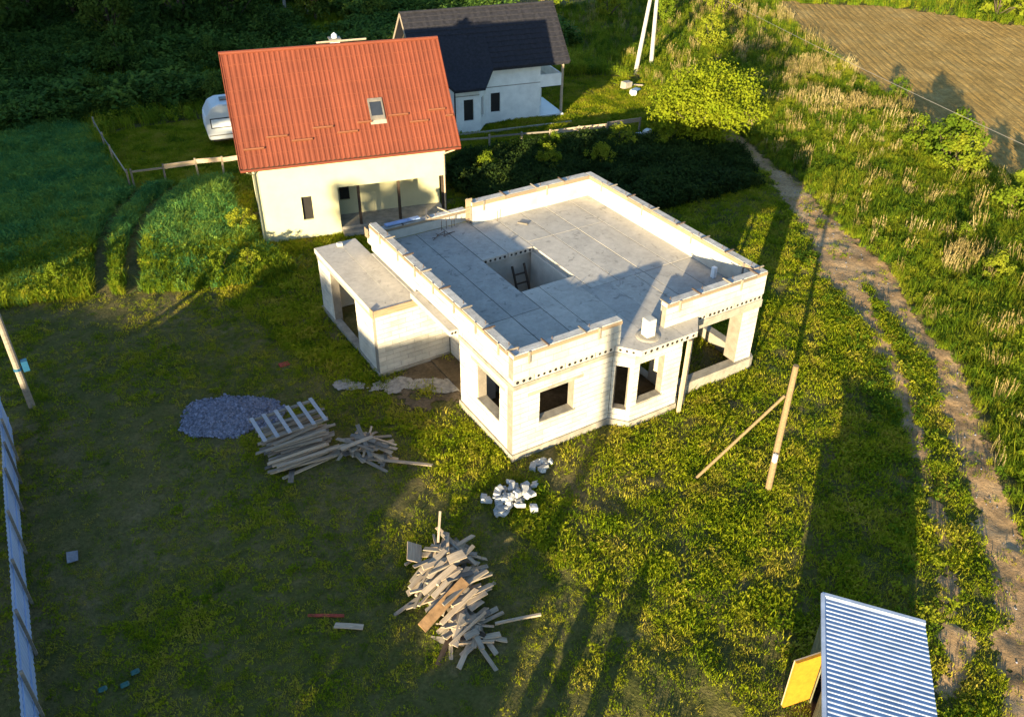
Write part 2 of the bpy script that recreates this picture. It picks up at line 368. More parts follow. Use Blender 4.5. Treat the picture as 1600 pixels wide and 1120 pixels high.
# ------------------------------------------------------------------ unfinished white block house
ZS0, ZS, ZP, ZT = 3.03, 3.25, 4.04, 4.2       # slab bottom, slab top, parapet block top, cap top
H = thing('unfinished_house', 'unfinished white block house with flat concrete slab roof and low parapet', 'house', (5.4, 5.5, 0))
block_log = []
def strips(L, z0, z1, ops):
    """rectangles (u0,u1,z0,z1) of a wall of length L with openings (u0,u1,z0,z1)"""
    us = sorted({0, L, *[o[0] for o in ops], *[o[1] for o in ops]}); out = []
    for a, b in zip(us[:-1], us[1:]):
        zs = [(o[2], o[3]) for o in ops if o[0] <= a+1e-6 and o[1] >= b-1e-6]; z = z0
        for p, q in sorted(zs):
            if p > z: out.append((a, b, z, p))
            z = q
        if z < z1: out.append((a, b, z, z1))
    return out
def wall(name, p, q, thick, z0, z1, ops=(), skin=True, parent=H, course=.2, blen=.6, both=False, label=None):
    """straight wall from p to q (outer face on the right of p->q), core in mortar and a skin of blocks"""
    p, q = Vector((*p, 0)), Vector((*q, 0)); d = (q-p); L = d.length; d.normalize(); out = Vector((d.y, -d.x, 0))
    mb = MB(); rec = .02 if skin else 0
    for u0, u1, a, b in strips(L, z0, z1, ops):
        c = p+d*u0-out*rec; e = p+d*u1-out*rec; i = p+d*u1-out*(thick-(rec if both else 0)); j = p+d*u0-out*(thick-(rec if both else 0))
        mb.prism([(c.x,c.y),(e.x,e.y),(i.x,i.y),(j.x,j.y)], a, b)
    w_ = obj(name, mb, 'mortar' if skin else 'block', parent, label=label)
    if not skin: return w_
    faces = [(p, out, 0)]+([(p-out*thick, -out, 1)] if both else [])
    for org, nn, side in faces:
        nrow = max(1, round((z1-z0)/course)); ch = (z1-z0)/nrow
        for r in range(nrow):
            za, zb = z0+r*ch, z0+(r+1)*ch; u = -(blen*.5 if r % 2 else 0)-.2*random.random()*0
            while u < L-1e-6:
                a, b = max(u, 0), min(u+blen, L); u += blen
                segs = [(a, b, za, zb)]
                for o in ops:
                    ns = []
                    for s in segs:
                        if s[1] <= o[0] or s[0] >= o[1] or s[3] <= o[2]+.01 or s[2] >= o[3]-.01: ns.append(s); continue
                        if s[0] < o[0]: ns.append((s[0], o[0], s[2], s[3]))
                        if s[1] > o[1]: ns.append((o[1], s[1], s[2], s[3]))
                        m0, m1 = max(s[0], o[0]), min(s[1], o[1])
                        if s[2] < o[2]-.03: ns.append((m0, m1, s[2], o[2]))
                        if s[3] > o[3]+.03: ns.append((m0, m1, o[3], s[3]))
                    segs = ns
                for s in segs:
                    if s[1]-s[0] < .04 or s[3]-s[2] < .03: continue
                    pr = random.uniform(-.006, .003); cc = org+d*((s[0]+s[1])/2)-nn*(.02-pr)
                    block_log.append((w_, (cc.x, cc.y, (s[2]+s[3])/2), (s[1]-s[0]-.016, .04, s[3]-s[2]-.015), (d, nn, Vector((0,0,1)))))
    return w_
# outer walls
wall('front_wall', (0,0), (3.95,0), .35, .25, ZS0-.16, [(1.03,2.4,1.25,2.45)])
wall('left_wall', (0,3.55), (0,.35), .35, .25, ZS0-.16, [(3.55-2.3,3.55-.86,1.15,2.55)])
wall('porch_side_wall', (1.27,3.55), (0.35,3.55), .3, 0, ZS0-.16, skin=False)
wall('porch_back_wall', (1.27,6.75), (1.27,3.55), .3, 0, ZS0-.16)
wall('bay_left_wall', (3.95,0), (4.45,-.55), .3, .25, ZS0-.16, [(.12,.60,.70,2.5)])
wall('bay_front_wall', (4.45,-.55), (6.55,-.55), .3, .25, ZS0-.16, [(.25,1.35,.95,2.6)])
wall('bay_right_wall', (6.55,-.55), (7.1,0), .3, .25, ZS0-.16)
wall('terrace_side_wall', (7.12,.3), (7.12,3.9), .3, 0, ZS0-.16, [(1.0,2.0,.1,2.3)], skin=False)
wall('terrace_back_wall', (7.12,3.9), (10.5,3.9), .3, 0, ZS0-.16, [(.9,1.9,.1,2.3)], skin=False)
wall('corner_pillar', (9.95,0), (10.75,0), .6, .5, ZS0-.32)
wall('right_wall', (10.85,4.2), (10.85,11.0), .35, 0, ZS0-.16, skin=False)
wall('rear_wall', (10.5,11.0), (0,11.0), .35, 0, ZS0-.16, skin=False)
wall('rear_left_wall', (0,10.65), (0,6.8), .35, 0, ZS0-.16, skin=False)
wall('partition_wall', (.35,7.85), (10.5,7.85), .2, 0, ZS0-.02, [(7.5,8.4,0,2.2)], skin=False)
wall('partition_wall', (5.72,3.9), (5.72,7.6), .2, 0, ZS0-.02, [(.1,1.0,0,2.2)], skin=False)
wall('partition_wall', (1.6,3.2), (5.5,3.2), .2, 0, ZS0-.02, [(1.2,2.2,0,2.2)], skin=False)
obj('earth_floor', MB().box((.36,.36,-.1),(7.1,7.6,.06)), 'mud', H)
# lintels, sills, plinth, ring beams
obj('lintel', MB().box((.55,-.006,2.45),(2.75,.1,2.58)), 'plinth', H)
obj('lintel', MB().box((-.006,.5,2.55),(.1,2.75,2.67)), 'plinth', H)
obj('sill', MB().box((1.0,-.03,1.20),(2.45,.34,1.255)), 'plinth', H)
obj('sill', MB().box((-.03,.84,1.10),(.34,2.32,1.155)), 'plinth', H)
obj('sill', MB().box((4.68,-.58,.90),(5.82,-.27,.955)), 'plinth', H)
obj('ring_beam', MB().box((.0,-.012,ZS0-.16),(3.93,.35,ZS0-.003)), 'plinth', H)
obj('ring_beam', MB().box((-.012,.352,ZS0-.16),(.35,3.6,ZS0-.003)), 'plinth', H)
obj('ring_beam', MB().prism([(3.95,-.01),(4.45,-.56),(6.55,-.56),(7.1,-.01),(7.1,.3),(3.95,.3)], ZS0-.16, ZS0-.003), 'plinth', H)
obj('terrace_beam', MB().box((7.3,-.01,ZS0-.32),(10.84,.34,ZS0-.003)), 'plinth', H)
obj('terrace_beam', MB().box((10.5,.342,ZS0-.32),(10.84,4.2,ZS0-.003)), 'plinth', H)
obj('plinth', MB().prism([(-.05,-.05),(3.92,-.05),(4.42,-.61),(6.57,-.61),(7.13,-.03),(7.0,.3),(.3,.3),(.3,3.6),(-.05,3.6)][::-1], -.1, .25), 'plinth', H)
obj('terrace_plinth', MB().prism([(7.14,-.12),(10.65,-.12),(10.86,-.06),(10.97,.12),(10.97,4.2),(10.62,4.2),(10.62,.28),(7.14,.28)], -.1, .5), 'plinth', H)
# garage wing
wall('garage_front_wall', (-1.75,6.75), (1.25,6.75), .3, 0, 2.63)
wall('garage_side_wall', (-1.75,8.7), (-1.75,7.05), .3, 0, 2.40, course=.2)
wall('garage_far_pillar', (-1.75,12.6), (-1.75,11.3), .35, 0, 2.40)
wall('garage_far_wall', (.0,12.6), (-1.40,12.6), .3, 0, 2.40, skin=False)
obj('garage_beam', MB().box((-1.77,7.05,2.40),(-1.45,12.62,2.63)), 'plinth', H)
obj('garage_plinth', MB().prism([(-1.82,6.68),(1.2,6.68),(1.2,6.9),(-1.5,6.9),(-1.5,12.66),(-1.82,12.66)], -.1, .12), 'plinth', H)
gs = [(-1.82,-.80),(-.79,-.005)]
for a, b in gs:
    obj('garage_roof_slab', MB().box((a,6.72,2.635+.004*gs.index((a,b))),(b,12.66,2.85+.006*gs.index((a,b)))), 'slab', H)
obj('edge_board', MB().box((-1.80,6.685,2.62),(.6,6.715,2.90)), 'form_wood', H)
obj('edge_board', MB().box((-1.86,6.70,2.58),(-1.83,6.98,2.93)), 'form_wood', H)
tag(obj('loose_block', bevel(MB().box((-.95,12.2,2.86),(-.72,12.38,3.02)).mesh('loose_block'), .02), 'rubble'), 'small white block lying on the far edge of the garage roof', 'block')
# porch overhang slab with two hollow ends
obj('porch_slab', MB().box((-.32,3.62,ZS0+.005),(-.004,6.71,ZS-.005)), 'slab', H)
# hollow-core roof slabs
xb = [.004,.80,2.0,3.22,4.42,5.60,6.85,8.10,9.42,10.82]; GAP = .03
def hollow_end(parent, x0, x1, y, zc, n=None, ny=-1, rr=.062):
    n = n or max(2, int((x1-x0)/.19)); mb = MB()
    for i in range(n):
        cx = x0+(i+.5)*(x1-x0)/n
        mb.tube([(cx, y+ny*.003, zc), (cx, y-ny*.05, zc)], rr*random.uniform(.8,1.05), 8)
    o = obj('hollow_core', mb, 'dark', parent); o['kind'] = 'stuff'; return o
def slab(x0, x1, y0, y1, front_holes=False):
    dz = random.uniform(-.003, .003); me = MB().box((x0+GAP/2+.002,y0+GAP/2+.002,ZS0),(x1-GAP/2,y1-GAP/2,ZS+dz)).mesh('roof_slab'); bevel(me, .004)
    o = obj('roof_slab', me, 'slab', H)
    if front_holes: hollow_end(o, x0+.05, x1-.05, y0+GAP/2, (ZS0+ZS)/2-.005)
for i in range(9):
    a, b = xb[i], xb[i+1]
    hole = 3 <= i <= 4
    if i <= 2: rows = [(0, 3.35), (3.35, 10.98)]
    elif hole: rows = [(.0, 4.72), (7.55, 10.98)]
    elif i == 8: rows = [(0, 3.6), (3.6, 10.98)]
    else: rows = [(0, 3.6), (3.6, 8.02), (8.02, 10.98)]
    for (c, d) in rows:
        if c == 0 and 3.5 < (a+b)/2 < 7.6: continue      # the bay bulges out here, handled below
        slab(a, b, c, d, front_holes=(c == 0 and (i < 3 or i > 6)) or (hole and c > 7))
slab(3.22, 4.0, 0, 4.7, True)
for a, b in (((.03,.03),(3.2,10.95)),((5.62,3.62),(10.79,10.95)),((3.2,.03),(3.98,4.68)),((7.67,.03),(10.79,3.62)),((3.2,7.6),(5.62,10.95))):
    obj('grout', MB().box((a[0],a[1],ZS0+.03),(b[0],b[1],ZS-.016)), 'grout', H)
# bay part of the roof: slabs cut to the outline of the bay
bay = [(4.01,.0),(4.55,-.72),(5.35,-.72),(5.35,4.7),(4.01,4.7)]
for poly in (bay, [(5.36,-.72),(6.4,-.72),(6.4,3.59),(5.58,3.59),(5.58,4.7),(5.36,4.7)], [(6.41,-.72),(7.0,-.72),(7.64,-.004),(7.64,3.59),(6.41,3.59)]):
    o = obj('roof_slab', MB().prism(poly, ZS0, ZS+random.uniform(-.004,.004)), 'slab', H)
    x0 = max(poly[1][0] if poly is bay else poly[0][0], 4.6); x1 = min(max(p[0] for p in poly if p[1] < -.7), 6.95)
    hollow_end(o, x0, x1, -.72, ZS0+.10)
slab(7.65, 8.10, 0, 3.6, True)
# end facet holes of the bay
o = MB()
for t in (.2,.45,.7): 
    p = Vector((4.01+.54*t, -.72*t, ZS0+.10)); nn = Vector((-.8,-.6,0)); o.tube([p+nn*.004, p-nn*.05], .05, 8)
stuff(obj('hollow_core', o, 'dark', H))
o = MB()
for t in (.3,.7): o.tube([(-.32+.31*t, 3.617, ZS0+.11), (-.32+.31*t, 3.68, ZS0+.11)], .05, 8)
stuff(obj('hollow_core', o, 'dark', H))
# parapet
PT = .3
wall('parapet_front', (.0,.004), (4.2,.004), PT, ZS+.004, ZP, both=True, course=.262)
wall('parapet_front', (6.12,.004), (10.84,.004), PT, ZS+.004, ZP, both=True, course=.262)
wall('parapet_left', (.0,10.98), (.0,.304), PT, ZS+.004, ZP, both=False, course=.262)
wall('parapet_right', (10.84,.304), (10.84,10.98), PT, ZS+.004, ZP, both=False, course=.262)
wall('parapet_rear', (10.54,10.98), (4.45,10.98), PT+.06, ZS+.004, ZP, both=False, course=.262)
wall('parapet_rear_low', (4.45,11.28), (.0,11.28), .29, ZS+.004, ZS+.40, skin=False)
# smooth inner skins of the parapet
obj('parapet_lining', MB().box((10.50,.31,ZS+.01),(10.538,10.6,ZP-.004)), 'block', H)
obj('parapet_lining', MB().box((4.5,10.58,ZS+.01),(10.497,10.618,ZP-.004)), 'block', H)
# concrete cap, cast in short lengths inside its formwork
def cap_run(p, q, inner, z0=ZP, z1=ZT, step=1.45, jitter=.2, thick=PT, boards=(True, True), ib=None):
    p, q = Vector((*p,0)), Vector((*q,0)); d = q-p; L = d.length; d.normalize(); nn = Vector((*inner,0))
    u = 0; k = 0
    while u < L-.05:
        v = min(L, u+step+random.uniform(-jitter, jitter)); v = L if L-v < .4 else v
        mid = p+d*((u+v)/2)+nn*(thick/2)
        piece('cap_beam', 'cap', H, (mid.x, mid.y, (z0+z1)/2+.014+random.uniform(-.006,.006)), (v-u-.012, thick-.004, z1-z0-.006), (d, nn, Vector((0,0,1))))
        for side, on in ((0, boards[0]), (1, boards[1])):
            if not on: continue
            bz0, bz1 = (z0+.012, z1-.02) if not (side and ib) else (ib, z1-.0)
            off = -.016 if side == 0 else thick+.016
            mid = p+d*((u+v)/2)+nn*off
            nb = 2 if bz1-bz0 > .33 else 1
            for kk in range(nb):
                h = (bz1-bz0)/nb
                piece('formwork_board', 'form_wood', H, (mid.x, mid.y, bz0+h*(kk+.5)), (v-u-.006, .028, h-.008), (d, nn, Vector((0,0,1))))
        # clamp across the top and an upright on the outer side
        cpt = p+d*u+nn*(thick/2)
        piece('formwork_clamp', 'steel' if k % 2 else 'grey_wood', H, (cpt.x, cpt.y, z1+.044), (.055, thick+.16, .035), (d, nn, Vector((0,0,1))))
        cpt = p+d*(u+.55)+nn*(-.045 if not ib else thick+.045)
        if k % 2 == 0 or (not ib and abs(inner[0])): piece('formwork_strut', 'grey_wood', H, (cpt.x, cpt.y, z0-.04), (.075, .028, .44), (d, nn, Vector((0,0,1))))
        # reinforcement tips
        tip = p+d*(u+.3)+nn*(thick*.7); 
        piece('rebar_tip', 'steel', H, (tip.x, tip.y, z1+.05), (.018, .018, .16), None)
        u = v; k += 1
cap_run((0,0), (4.2,0), (0,1)); cap_run((6.12,0), (10.82,0), (0,1))
cap_run((0,.32), (0,10.95), (1,0)); cap_run((10.84,.32), (10.84,10.95), (-1,0), ib=ZP-.14, boards=(True,True))
cap_run((4.5,10.98), (10.5,10.98), (0,-1), ib=ZP-.16, thick=.36)
# rear-left low wall with formwork still open and a blue sheet lying in it
cap_run((.0,11.28), (4.4,11.28), (0,-1), z0=ZS+.42, z1=ZS+.55, thick=.29, boards=(True,True))
obj('formwork_end_board', MB().bar((4.42,10.75,ZS+.1),(4.42,10.75,ZT+.18),.30,.035,(0,1,0)), 'form_wood', H)
obj('formwork_end_board', MB().bar((-.06,11.0,3.75),(-.06,11.32,3.75),.03,.4), 'form_wood', H)
tag(obj('plastic_sheet', bevel(MB().box((.75,11.02,ZS+.60),(2.3,11.28,ZS+.66)).mesh('plastic_sheet'), .02), 'blue_sheet'), 'blue plastic sheet lying on the low rear wall of the roof', 'sheet')
for k, (bx, by, l, a) in enumerate(((2.6,11.1,.8,1.1),(3.4,11.05,.7,1.9),(.35,11.1,.6,1.9))):
    o = piece('lath', 'grey_wood', None, (bx,by,ZS+.66+.08), (l,.06,.04), (Vector((math.cos(a),math.sin(a),.12)).normalized(), Vector((-math.sin(a),math.cos(a),0)), Vector((0,0,1))))
    tag(o, ['short grey lath across the low rear wall, middle one of three', 'short grey lath across the low rear wall, nearest its raised end', 'short grey lath sticking up at the rear left roof corner'][k], 'lath', 'loose laths on the rear wall')
# things on the roof
ch = thing('chimney', 'square white block chimney stub on a round mortar base above the bay', 'chimney', (5.32,-.08,ZS))
dm = MB(); 
for r_, z_ in ((.52,0),(.50,.025),(.34,.05)): pass
dm.tube([(5.32,-.08,ZS+.004),(5.32,-.08,ZS+.03),(5.32,-.08,ZS+.05)], [.42,.41,.34], 24)
obj('mortar_base', dm, 'plinth', ch)
for k in range(4): obj('block', bevel(MB().box((5.15,-.25,ZS+.052+k*.165),(5.49,.09,ZS+.212+k*.165)).mesh('block'), .008), 'block', ch)
tag(obj('upright_block', bevel(MB().box((10.0,1.8,ZS),(10.18,1.98,ZS+.45)).mesh('upright_block'), .02), 'foam'), 'white block stood on end in the shaded front right corner of the roof', 'block')
st = MB()
for k in range(7): st.tube([(2.6+.3*math.cos(k*1.3), 10.2+.18*math.sin(k*2.1), ZS+.02+.012*k), (3.0+.5*math.cos(k*.9+.4), 10.35+.2*math.sin(k*1.7), ZS+.02+.012*k)], .014, 5)
tag(obj('steel_offcuts', st, 'steel'), 'small tangle of rusty steel rods on the roof near the low rear wall', 'steel rods')
sb = MB()
for (x_, y_) in ((3.1,10.75),(3.35,10.8),(3.6,10.78),(3.75,10.85),(5.6,10.4)): sb.tube([(x_,y_,ZS-.02),(x_+.01,y_,ZS+.45)], .012, 5)
obj('starter_bars', sb, 'steel', H)['kind'] = 'stuff'
tag(piece('prop_batten', 'grey_wood', None, (6.35,9.55,ZS+.04), (.45,.09,.06), (Vector((.6,-.8,0)), Vector((.8,.6,0)), Vector((0,0,1)))), 'short grey batten lying on the sunlit rear part of the roof', 'batten')
# ladder in the stair opening
ld = thing('ladder', 'dark wooden ladder standing in the square opening of the roof', 'ladder', (4.4,6.7,0))
for dx in (-.28,.28): obj('rail', MB().bar((4.5+dx,5.6,.05),(4.75+dx,7.35,2.75),.07,.09), 'dark_wood', ld)
for k in range(8):
    t = .08+k*.115; obj('rung', MB().bar((4.5-.26+.25*t,5.6+1.75*t,.05+2.7*t),(4.5+.26+.25*t,5.6+1.75*t,.05+2.7*t),.05,.05), 'dark_wood', ld)
# props under the bay slab
for k, (x_, y_) in enumerate(((6.62,-.78),(6.95,-.52))):
    tag(obj('prop', MB().bar((x_-.1,y_-.05,0),(x_,y_,ZS0),.12,.10,(0,1,0)) if k == 0 else MB().bar((x_,y_,0),(x_,y_,ZS0),.1,.1,(0,1,0)), 'tan_wood'),
        ['wooden prop leaning outermost under the corner of the bay slab', 'second wooden prop under the bay slab, close to the terrace opening'][k], 'prop', 'props under the bay slab')
# emit the block skin: the blocks that show largest as objects, the rest joined
cp = Vector((-11.55,-18.49,18.9))
def shown(b):
    w_, c, s, ax = b; c = Vector(c); v = cp-c
    return s[0]*s[2]*max(0, v.normalized().dot(ax[1]))/v.length_squared
block_log.sort(key=lambda b: -shown(b))
for w_, c, s, ax in block_log[:300]: piece('block', 'block', w_, c, s, ax)
rest = MB()
for w_, c, s, ax in block_log[300:]:
    mx = Matrix((ax[0], ax[1], ax[2])).transposed()
    rest.add([Vector(c)+mx @ Vector((v[0]*s[0], v[1]*s[1], v[2]*s[2])) for v in UNIT.v], UNIT.f)
stuff(obj('block_remainder', rest, 'block', H))

# ------------------------------------------------------------------ red-roofed house
class Frame:
    def __init__(s, x, y, th): s.o = Vector((x,y,0)); s.x = Vector((math.cos(th),math.sin(th),0)); s.y = Vector((-math.sin(th),math.cos(th),0)); s.th = th
    def __call__(s, u, v, z): return s.o+s.x*u+s.y*v+Vector((0,0,z))
    def box(s, mb, a, b):
        t = MB().box(a, b); mb.add([s(*p) for p in t.v], t.f); return mb
F = Frame(-1.90, 19.89, -.226); W_, D_, HE, HR, OG, OE = 9.155, 6.42, 4.05, 8.25, .61, .64
A = thing('red_roofed_house', 'cream rendered house under a steep red metal roof', 'house', tuple(F(4.6,3.2,0)))
B = lambda name, a, b, m, par=A, **k: obj(name, F.box(MB(), a, b), m, par, **k)
zw = HE+.35
def fpanel(name, parent, m, rects, v0, v1):
    mb = MB()
    for u0, u1, a, b in rects: F.box(mb, (u0, v0, a), (u1, v1, b))
    return obj(name, mb, m, parent)
PX0 = 3.72                     # left edge of the recessed porch
fpanel('front_wall', A, 'render_cream', strips(PX0, 0, zw, [(1.95,2.45,.95,2.15)]), 0, .3)
B('front_wall', (PX0+.002,0,2.42), (W_,.3,zw), 'render_cream')
fpanel('porch_wall', A, 'render_cream', [(PX0+a, PX0+b, c, d) for a, b, c, d in strips(W_-PX0, .32, 2.42, [(.25,.75,1.1,2.3)])], 1.5, 1.75)
B('porch_side_wall', (PX0-.25,.302,0), (PX0,1.5,2.42), 'render_cream'); B('porch_ceiling', (PX0,.302,2.42), (W_,1.75,2.5), 'render_cream')
B('porch_floor', (PX0,.02,0), (W_,1.5,.32), 'plinth'); B('porch_step', (PX0+.05,-.45,0), (PX0+1.6,.015,.17), 'plinth')
B('side_wall', (0,.302,0), (.3,D_-.3,zw), 'render_cream'); B('side_wall', (W_-.3,1.752,0), (W_,D_-.3,zw), 'render_cream'); B('rear_wall', (0,D_-.298,0), (W_,D_,zw), 'render_cream')
for (u, v, z0, z1) in ((1.95,.12,.95,2.15),(PX0+.25,1.6,1.1,2.3)):
    wn = B('window', (u,v,z0), (u+.5,v+.04,z1), 'dark'); 
    fr = MB(); F.box(fr,(u,v-.02,z0),(u+.04,v-.002,z1)); F.box(fr,(u+.46,v-.02,z0),(u+.5,v-.002,z1)); obj('window_frame', fr, 'iron_black', wn)
for u in (PX0+.95, PX0+2.95, W_-.12): B('porch_post', (u,.06,.32), (u+.13,.19,2.42), 'dark_wood')
B('corner_board', (W_-.28,-.06,0), (W_-.16,-.002,2.42), 'dark_wood', A)
# gables
for u in (0, W_-.3):
    t = MB(); pts = [(u,0,zw),(u,D_,zw),(u,D_/2,HR-.12)]; t.add([F(*p) for p in pts]+[F(p[0]+.3,p[1],p[2]) for p in pts], [(0,1,2),(5,4,3),(0,3,4,1),(1,4,5,2),(2,5,3,0)]); obj('gable', t, 'render_cream', A)
# roof: profiled sheets, each with its ribs
roofslope = (HR-HE)/(D_/2+OE)
def rz_(v): return HE+(v+OE)*roofslope if v <= D_/2 else HE+(D_-v+OE)*roofslope
def sheet(u0, u1, v0, v1, par, side):
    mb = MB(); n = int((u1-u0)/.045); rows = 9; prof = []
    for i in range(n+1):
        u = u0+(u1-u0)*i/n; ph = (u*1/.235) % 1; prof.append((u, .034 if .60 < ph < .90 else (.026 if .53 < ph < .97 else 0)))
    V = []
    for r in range(rows*2):
        k = r//2; v = v0+(v1-v0)*(k+(r % 2))/rows
        dz = .012 if r % 2 == 0 else 0           # small pressed step between the rows
        for u, h in prof: V.append(F(u, v, rz_(v)+h+(.016*(1-(r % 2)))))
    m_ = len(prof); Fc = []
    for r in range(rows*2-1):
        for i in range(m_-1): 
            q = (r*m_+i, r*m_+i+1, (r+1)*m_+i+1, (r+1)*m_+i); Fc.append(q if side > 0 else q[::-1])
    mb.add(V, Fc); return obj('roof_sheet', mb, 'red_roof', par)
rf = obj('roof', MB(), None, A)
t = MB(); q = [(-OG+.03,-OE+.03,HE-.09),(W_+OG-.03,-OE+.03,HE-.09),(W_+OG-.03,D_/2,HR-.09),(-OG+.03,D_/2,HR-.09),(W_+OG-.03,D_+OE-.03,HE-.09),(-OG+.03,D_+OE-.03,HE-.09)]
t.add([F(*p) for p in q]+[F(p[0],p[1],p[2]+.07) for p in q], [(0,3,2,1),(3,5,4,2),(6,7,8,9),(9,8,10,11),(0,1,7,6),(1,2,8,7),(2,4,10,8),(4,5,11,10),(5,3,9,11),(3,0,6,9)])
rf.data = t.mesh('roof'); rf.data.materials.append(M['dark_wood'])
us = np.linspace(-OG, W_+OG, 10)
for a, b in zip(us[:-1], us[1:]):
    sheet(a, b, -OE, D_/2, rf, 1); sheet(a, b, D_+OE, D_/2, rf, -1)
obj('ridge_cap', MB().tube([F(-OG-.02,D_/2,HR+.0), F(W_+OG+.02,D_/2,HR+.0)], .09, 10), 'red_roof', rf)
for u in (-OG-.01, W_+OG+.01):
    t = MB(); t.bar(F(u,-OE,HE-.02), F(u,D_/2,HR-.02), .03, .16); t.bar(F(u,D_/2,HR-.02), F(u,D_+OE,HE-.02), .03, .16); obj('verge_trim', t, 'red_roof', rf)
obj('gutter', MB().tube([F(-OG,-OE-.06,HE-.05), F(W_+OG,-OE-.06,HE-.05)], .065, 8), 'red_roof', rf)
for u, s_ in ((.02,1),(W_-.04,-1)):
    t = MB(); t.tube([F(u-.35*s_,-OE-.06,HE-.1), F(u-.06,-.07,HE-.5), F(u-.06,-.07,.25)], .045, 8); obj('downpipe', t, 'render_cream' if s_ > 0 else 'tan_wood', A)
def onroof(u, t_, lift): v = -OE+t_*(D_/2+OE); return F(u, v, rz_(v)+lift)
up_r = Vector((0,0,1))*(D_/2+OE)-F.y*(HR-HE); up_r.normalize()
sn = [(-.30,.62,.15),(.80,1.75,.235),(1.9,2.85,.185),(2.95,3.9,.275),(4.05,5.0,.215),(5.05,5.75,.285),(6.6,7.55,.32),(7.55,8.45,.245),(8.55,9.4,.335),(9.35,9.72,.27)]
for a, b, t_ in sn:
    g_ = MB(); g_.bar(onroof(a,t_,.085), onroof(b,t_,.085), .06, .13, up_r); obj('snow_guard', g_, 'guard', rf)
# roof window
rw = MB(); c0, c1 = 5.72, 6.42
for (u0, u1, t0, t1) in ((c0,c0+.07,.30,.48),(c1-.07,c1,.30,.48),(c0+.071,c1-.071,.30,.325),(c0+.071,c1-.071,.455,.48)):
    rw.add([onroof(u0,t0,.02),onroof(u1,t0,.02),onroof(u1,t1,.02),onroof(u0,t1,.02),onroof(u0,t0,.13),onroof(u1,t0,.13),onroof(u1,t1,.13),onroof(u0,t1,.13)], UNIT.f)
rwo = obj('roof_window', rw, 'alu', rf)
g_ = MB(); g_.add([onroof(c0+.06,.315,.09),onroof(c1-.06,.315,.09),onroof(c1-.06,.465,.09),onroof(c0+.06,.465,.09)], [(0,1,2,3)]); obj('pane', g_, 'glass', rwo)
g_ = MB(); g_.add([onroof(c0-.04,.262,.06),onroof(c1+.04,.262,.06),onroof(c1+.04,.298,.06),onroof(c0-.04,.298,.06)], [(0,1,2,3)]); obj('flashing', g_, 'plinth', rwo)
# chimney top peeping over the ridge
g_ = MB(); F.box(g_, (4.6,D_/2+.45,HR-1.2), (5.05,D_/2+.9,HR+.12)); cz = obj('chimney', g_, 'render_white', rf)
g_ = MB(); F.box(g_, (4.54,D_/2+.39,HR+.12), (5.11,D_/2+.96,HR+.18)); obj('chimney_cap', g_, 'alu', cz)
obj('chimney_pot', MB().tube([F(4.83,D_/2+.67,HR+.18), F(4.83,D_/2+.67,HR+.33), F(4.83,D_/2+.67,HR+.42)], [.14,.14,.03], 12), 'white_metal', cz)
obj('roof_ladder_rail', MB().tube([F(3.9,D_/2+.3,HR+.10), F(6.3,D_/2+.3,HR+.12)], .05, 6), 'tan_wood', rf)

# ------------------------------------------------------------------ navy-roofed house
G = Frame(13.594, 30.122, -.187); NW, ND, NE, NR = 6.42, 5.12, 3.67, 6.68; NOG, NOE = 1.81, .58; NL = -1.6
Nv = thing('navy_roofed_house', 'white rendered house with a dark navy tiled roof and a bay', 'house', tuple(G(3,2.5,0)))
NB = lambda name, a, b, m, par=Nv, **k: obj(name, G.box(MB(), a, b), m, par, **k)
nz = NE+.3
BAY = [(-.6,0),(.15,-1.25),(1.75,-1.25),(2.6,0)]
def nwall(p, q, z0, z1, ops, name='bay_wall'):
    p, q = Vector(p), Vector(q); d = q-p; L = d.length; d /= L; nn = Vector((d.y,-d.x)); mb = MB()
    for a, b, c, e in strips(L, z0, z1, ops):
        pts = [p+d*a, p+d*b, p+d*b-nn*.25, p+d*a-nn*.25]; mb.prism([tuple(G(x.x,x.y,0))[:2] for x in pts], c, e)
    o = obj(name, mb, 'render_white', Nv)
    for a, b, c, e in ops:
        m2 = MB(); pts = [p+d*a-nn*.12, p+d*b-nn*.12, p+d*b-nn*.16, p+d*a-nn*.16]; m2.prism([tuple(G(x.x,x.y,0))[:2] for x in pts], c, e); obj('window', m2, 'dark', o)
nwall(BAY[0], BAY[1], 0, NE-.42, [(.2,1.15,.7,1.95)]); nwall(BAY[1], BAY[2], 0, NE-.42, [(.55,1.2,.75,2.1)]); nwall(BAY[2], BAY[3], 0, NE-.42, [(.45,1.0,.75,2.05)])
nwall((2.602,0), (NW,0), 0, nz, [(.35,1.0,.7,1.95)], 'front_wall'); nwall((NL,0), (-.602,0), 0, nz, [(.1,.8,.6,1.9)], 'front_wall')
NB('front_wall', (-.6,0.0,NE-.42), (2.6,.25,nz), 'render_white')
NB('side_wall', (NW-.25,.252,0), (NW,ND,nz), 'render_white'); NB('side_wall', (NL,.252,0), (NL+.25,ND,nz), 'render_white'); NB('rear_wall', (NL+.252,ND-.25,0), (NW-.252,ND,nz), 'render_white')
for u in (NL, NW-.25):
    t = MB(); pts = [(u,0,nz),(u,ND,nz),(u,ND/2,NR-.12)]; t.add([G(*p) for p in pts]+[G(p[0]+.25,p[1],p[2]) for p in pts], [(0,1,2),(5,4,3),(0,3,4,1),(1,4,5,2),(2,5,3,0)])
    obj('gable', t, 'form_wood' if u < 0 else 'render_white', Nv)
t = MB(); t.bar(G(NL,-.008,2.35), G(-.62,-.008,2.35), .02, .05); t.bar(G(2.62,-.008,2.35), G(NW,-.008,2.35), .02, .05); t.bar(G(.15,-1.258,2.35), G(1.75,-1.258,2.35), .02, .05); obj('joint_line', t, 'plinth', Nv)
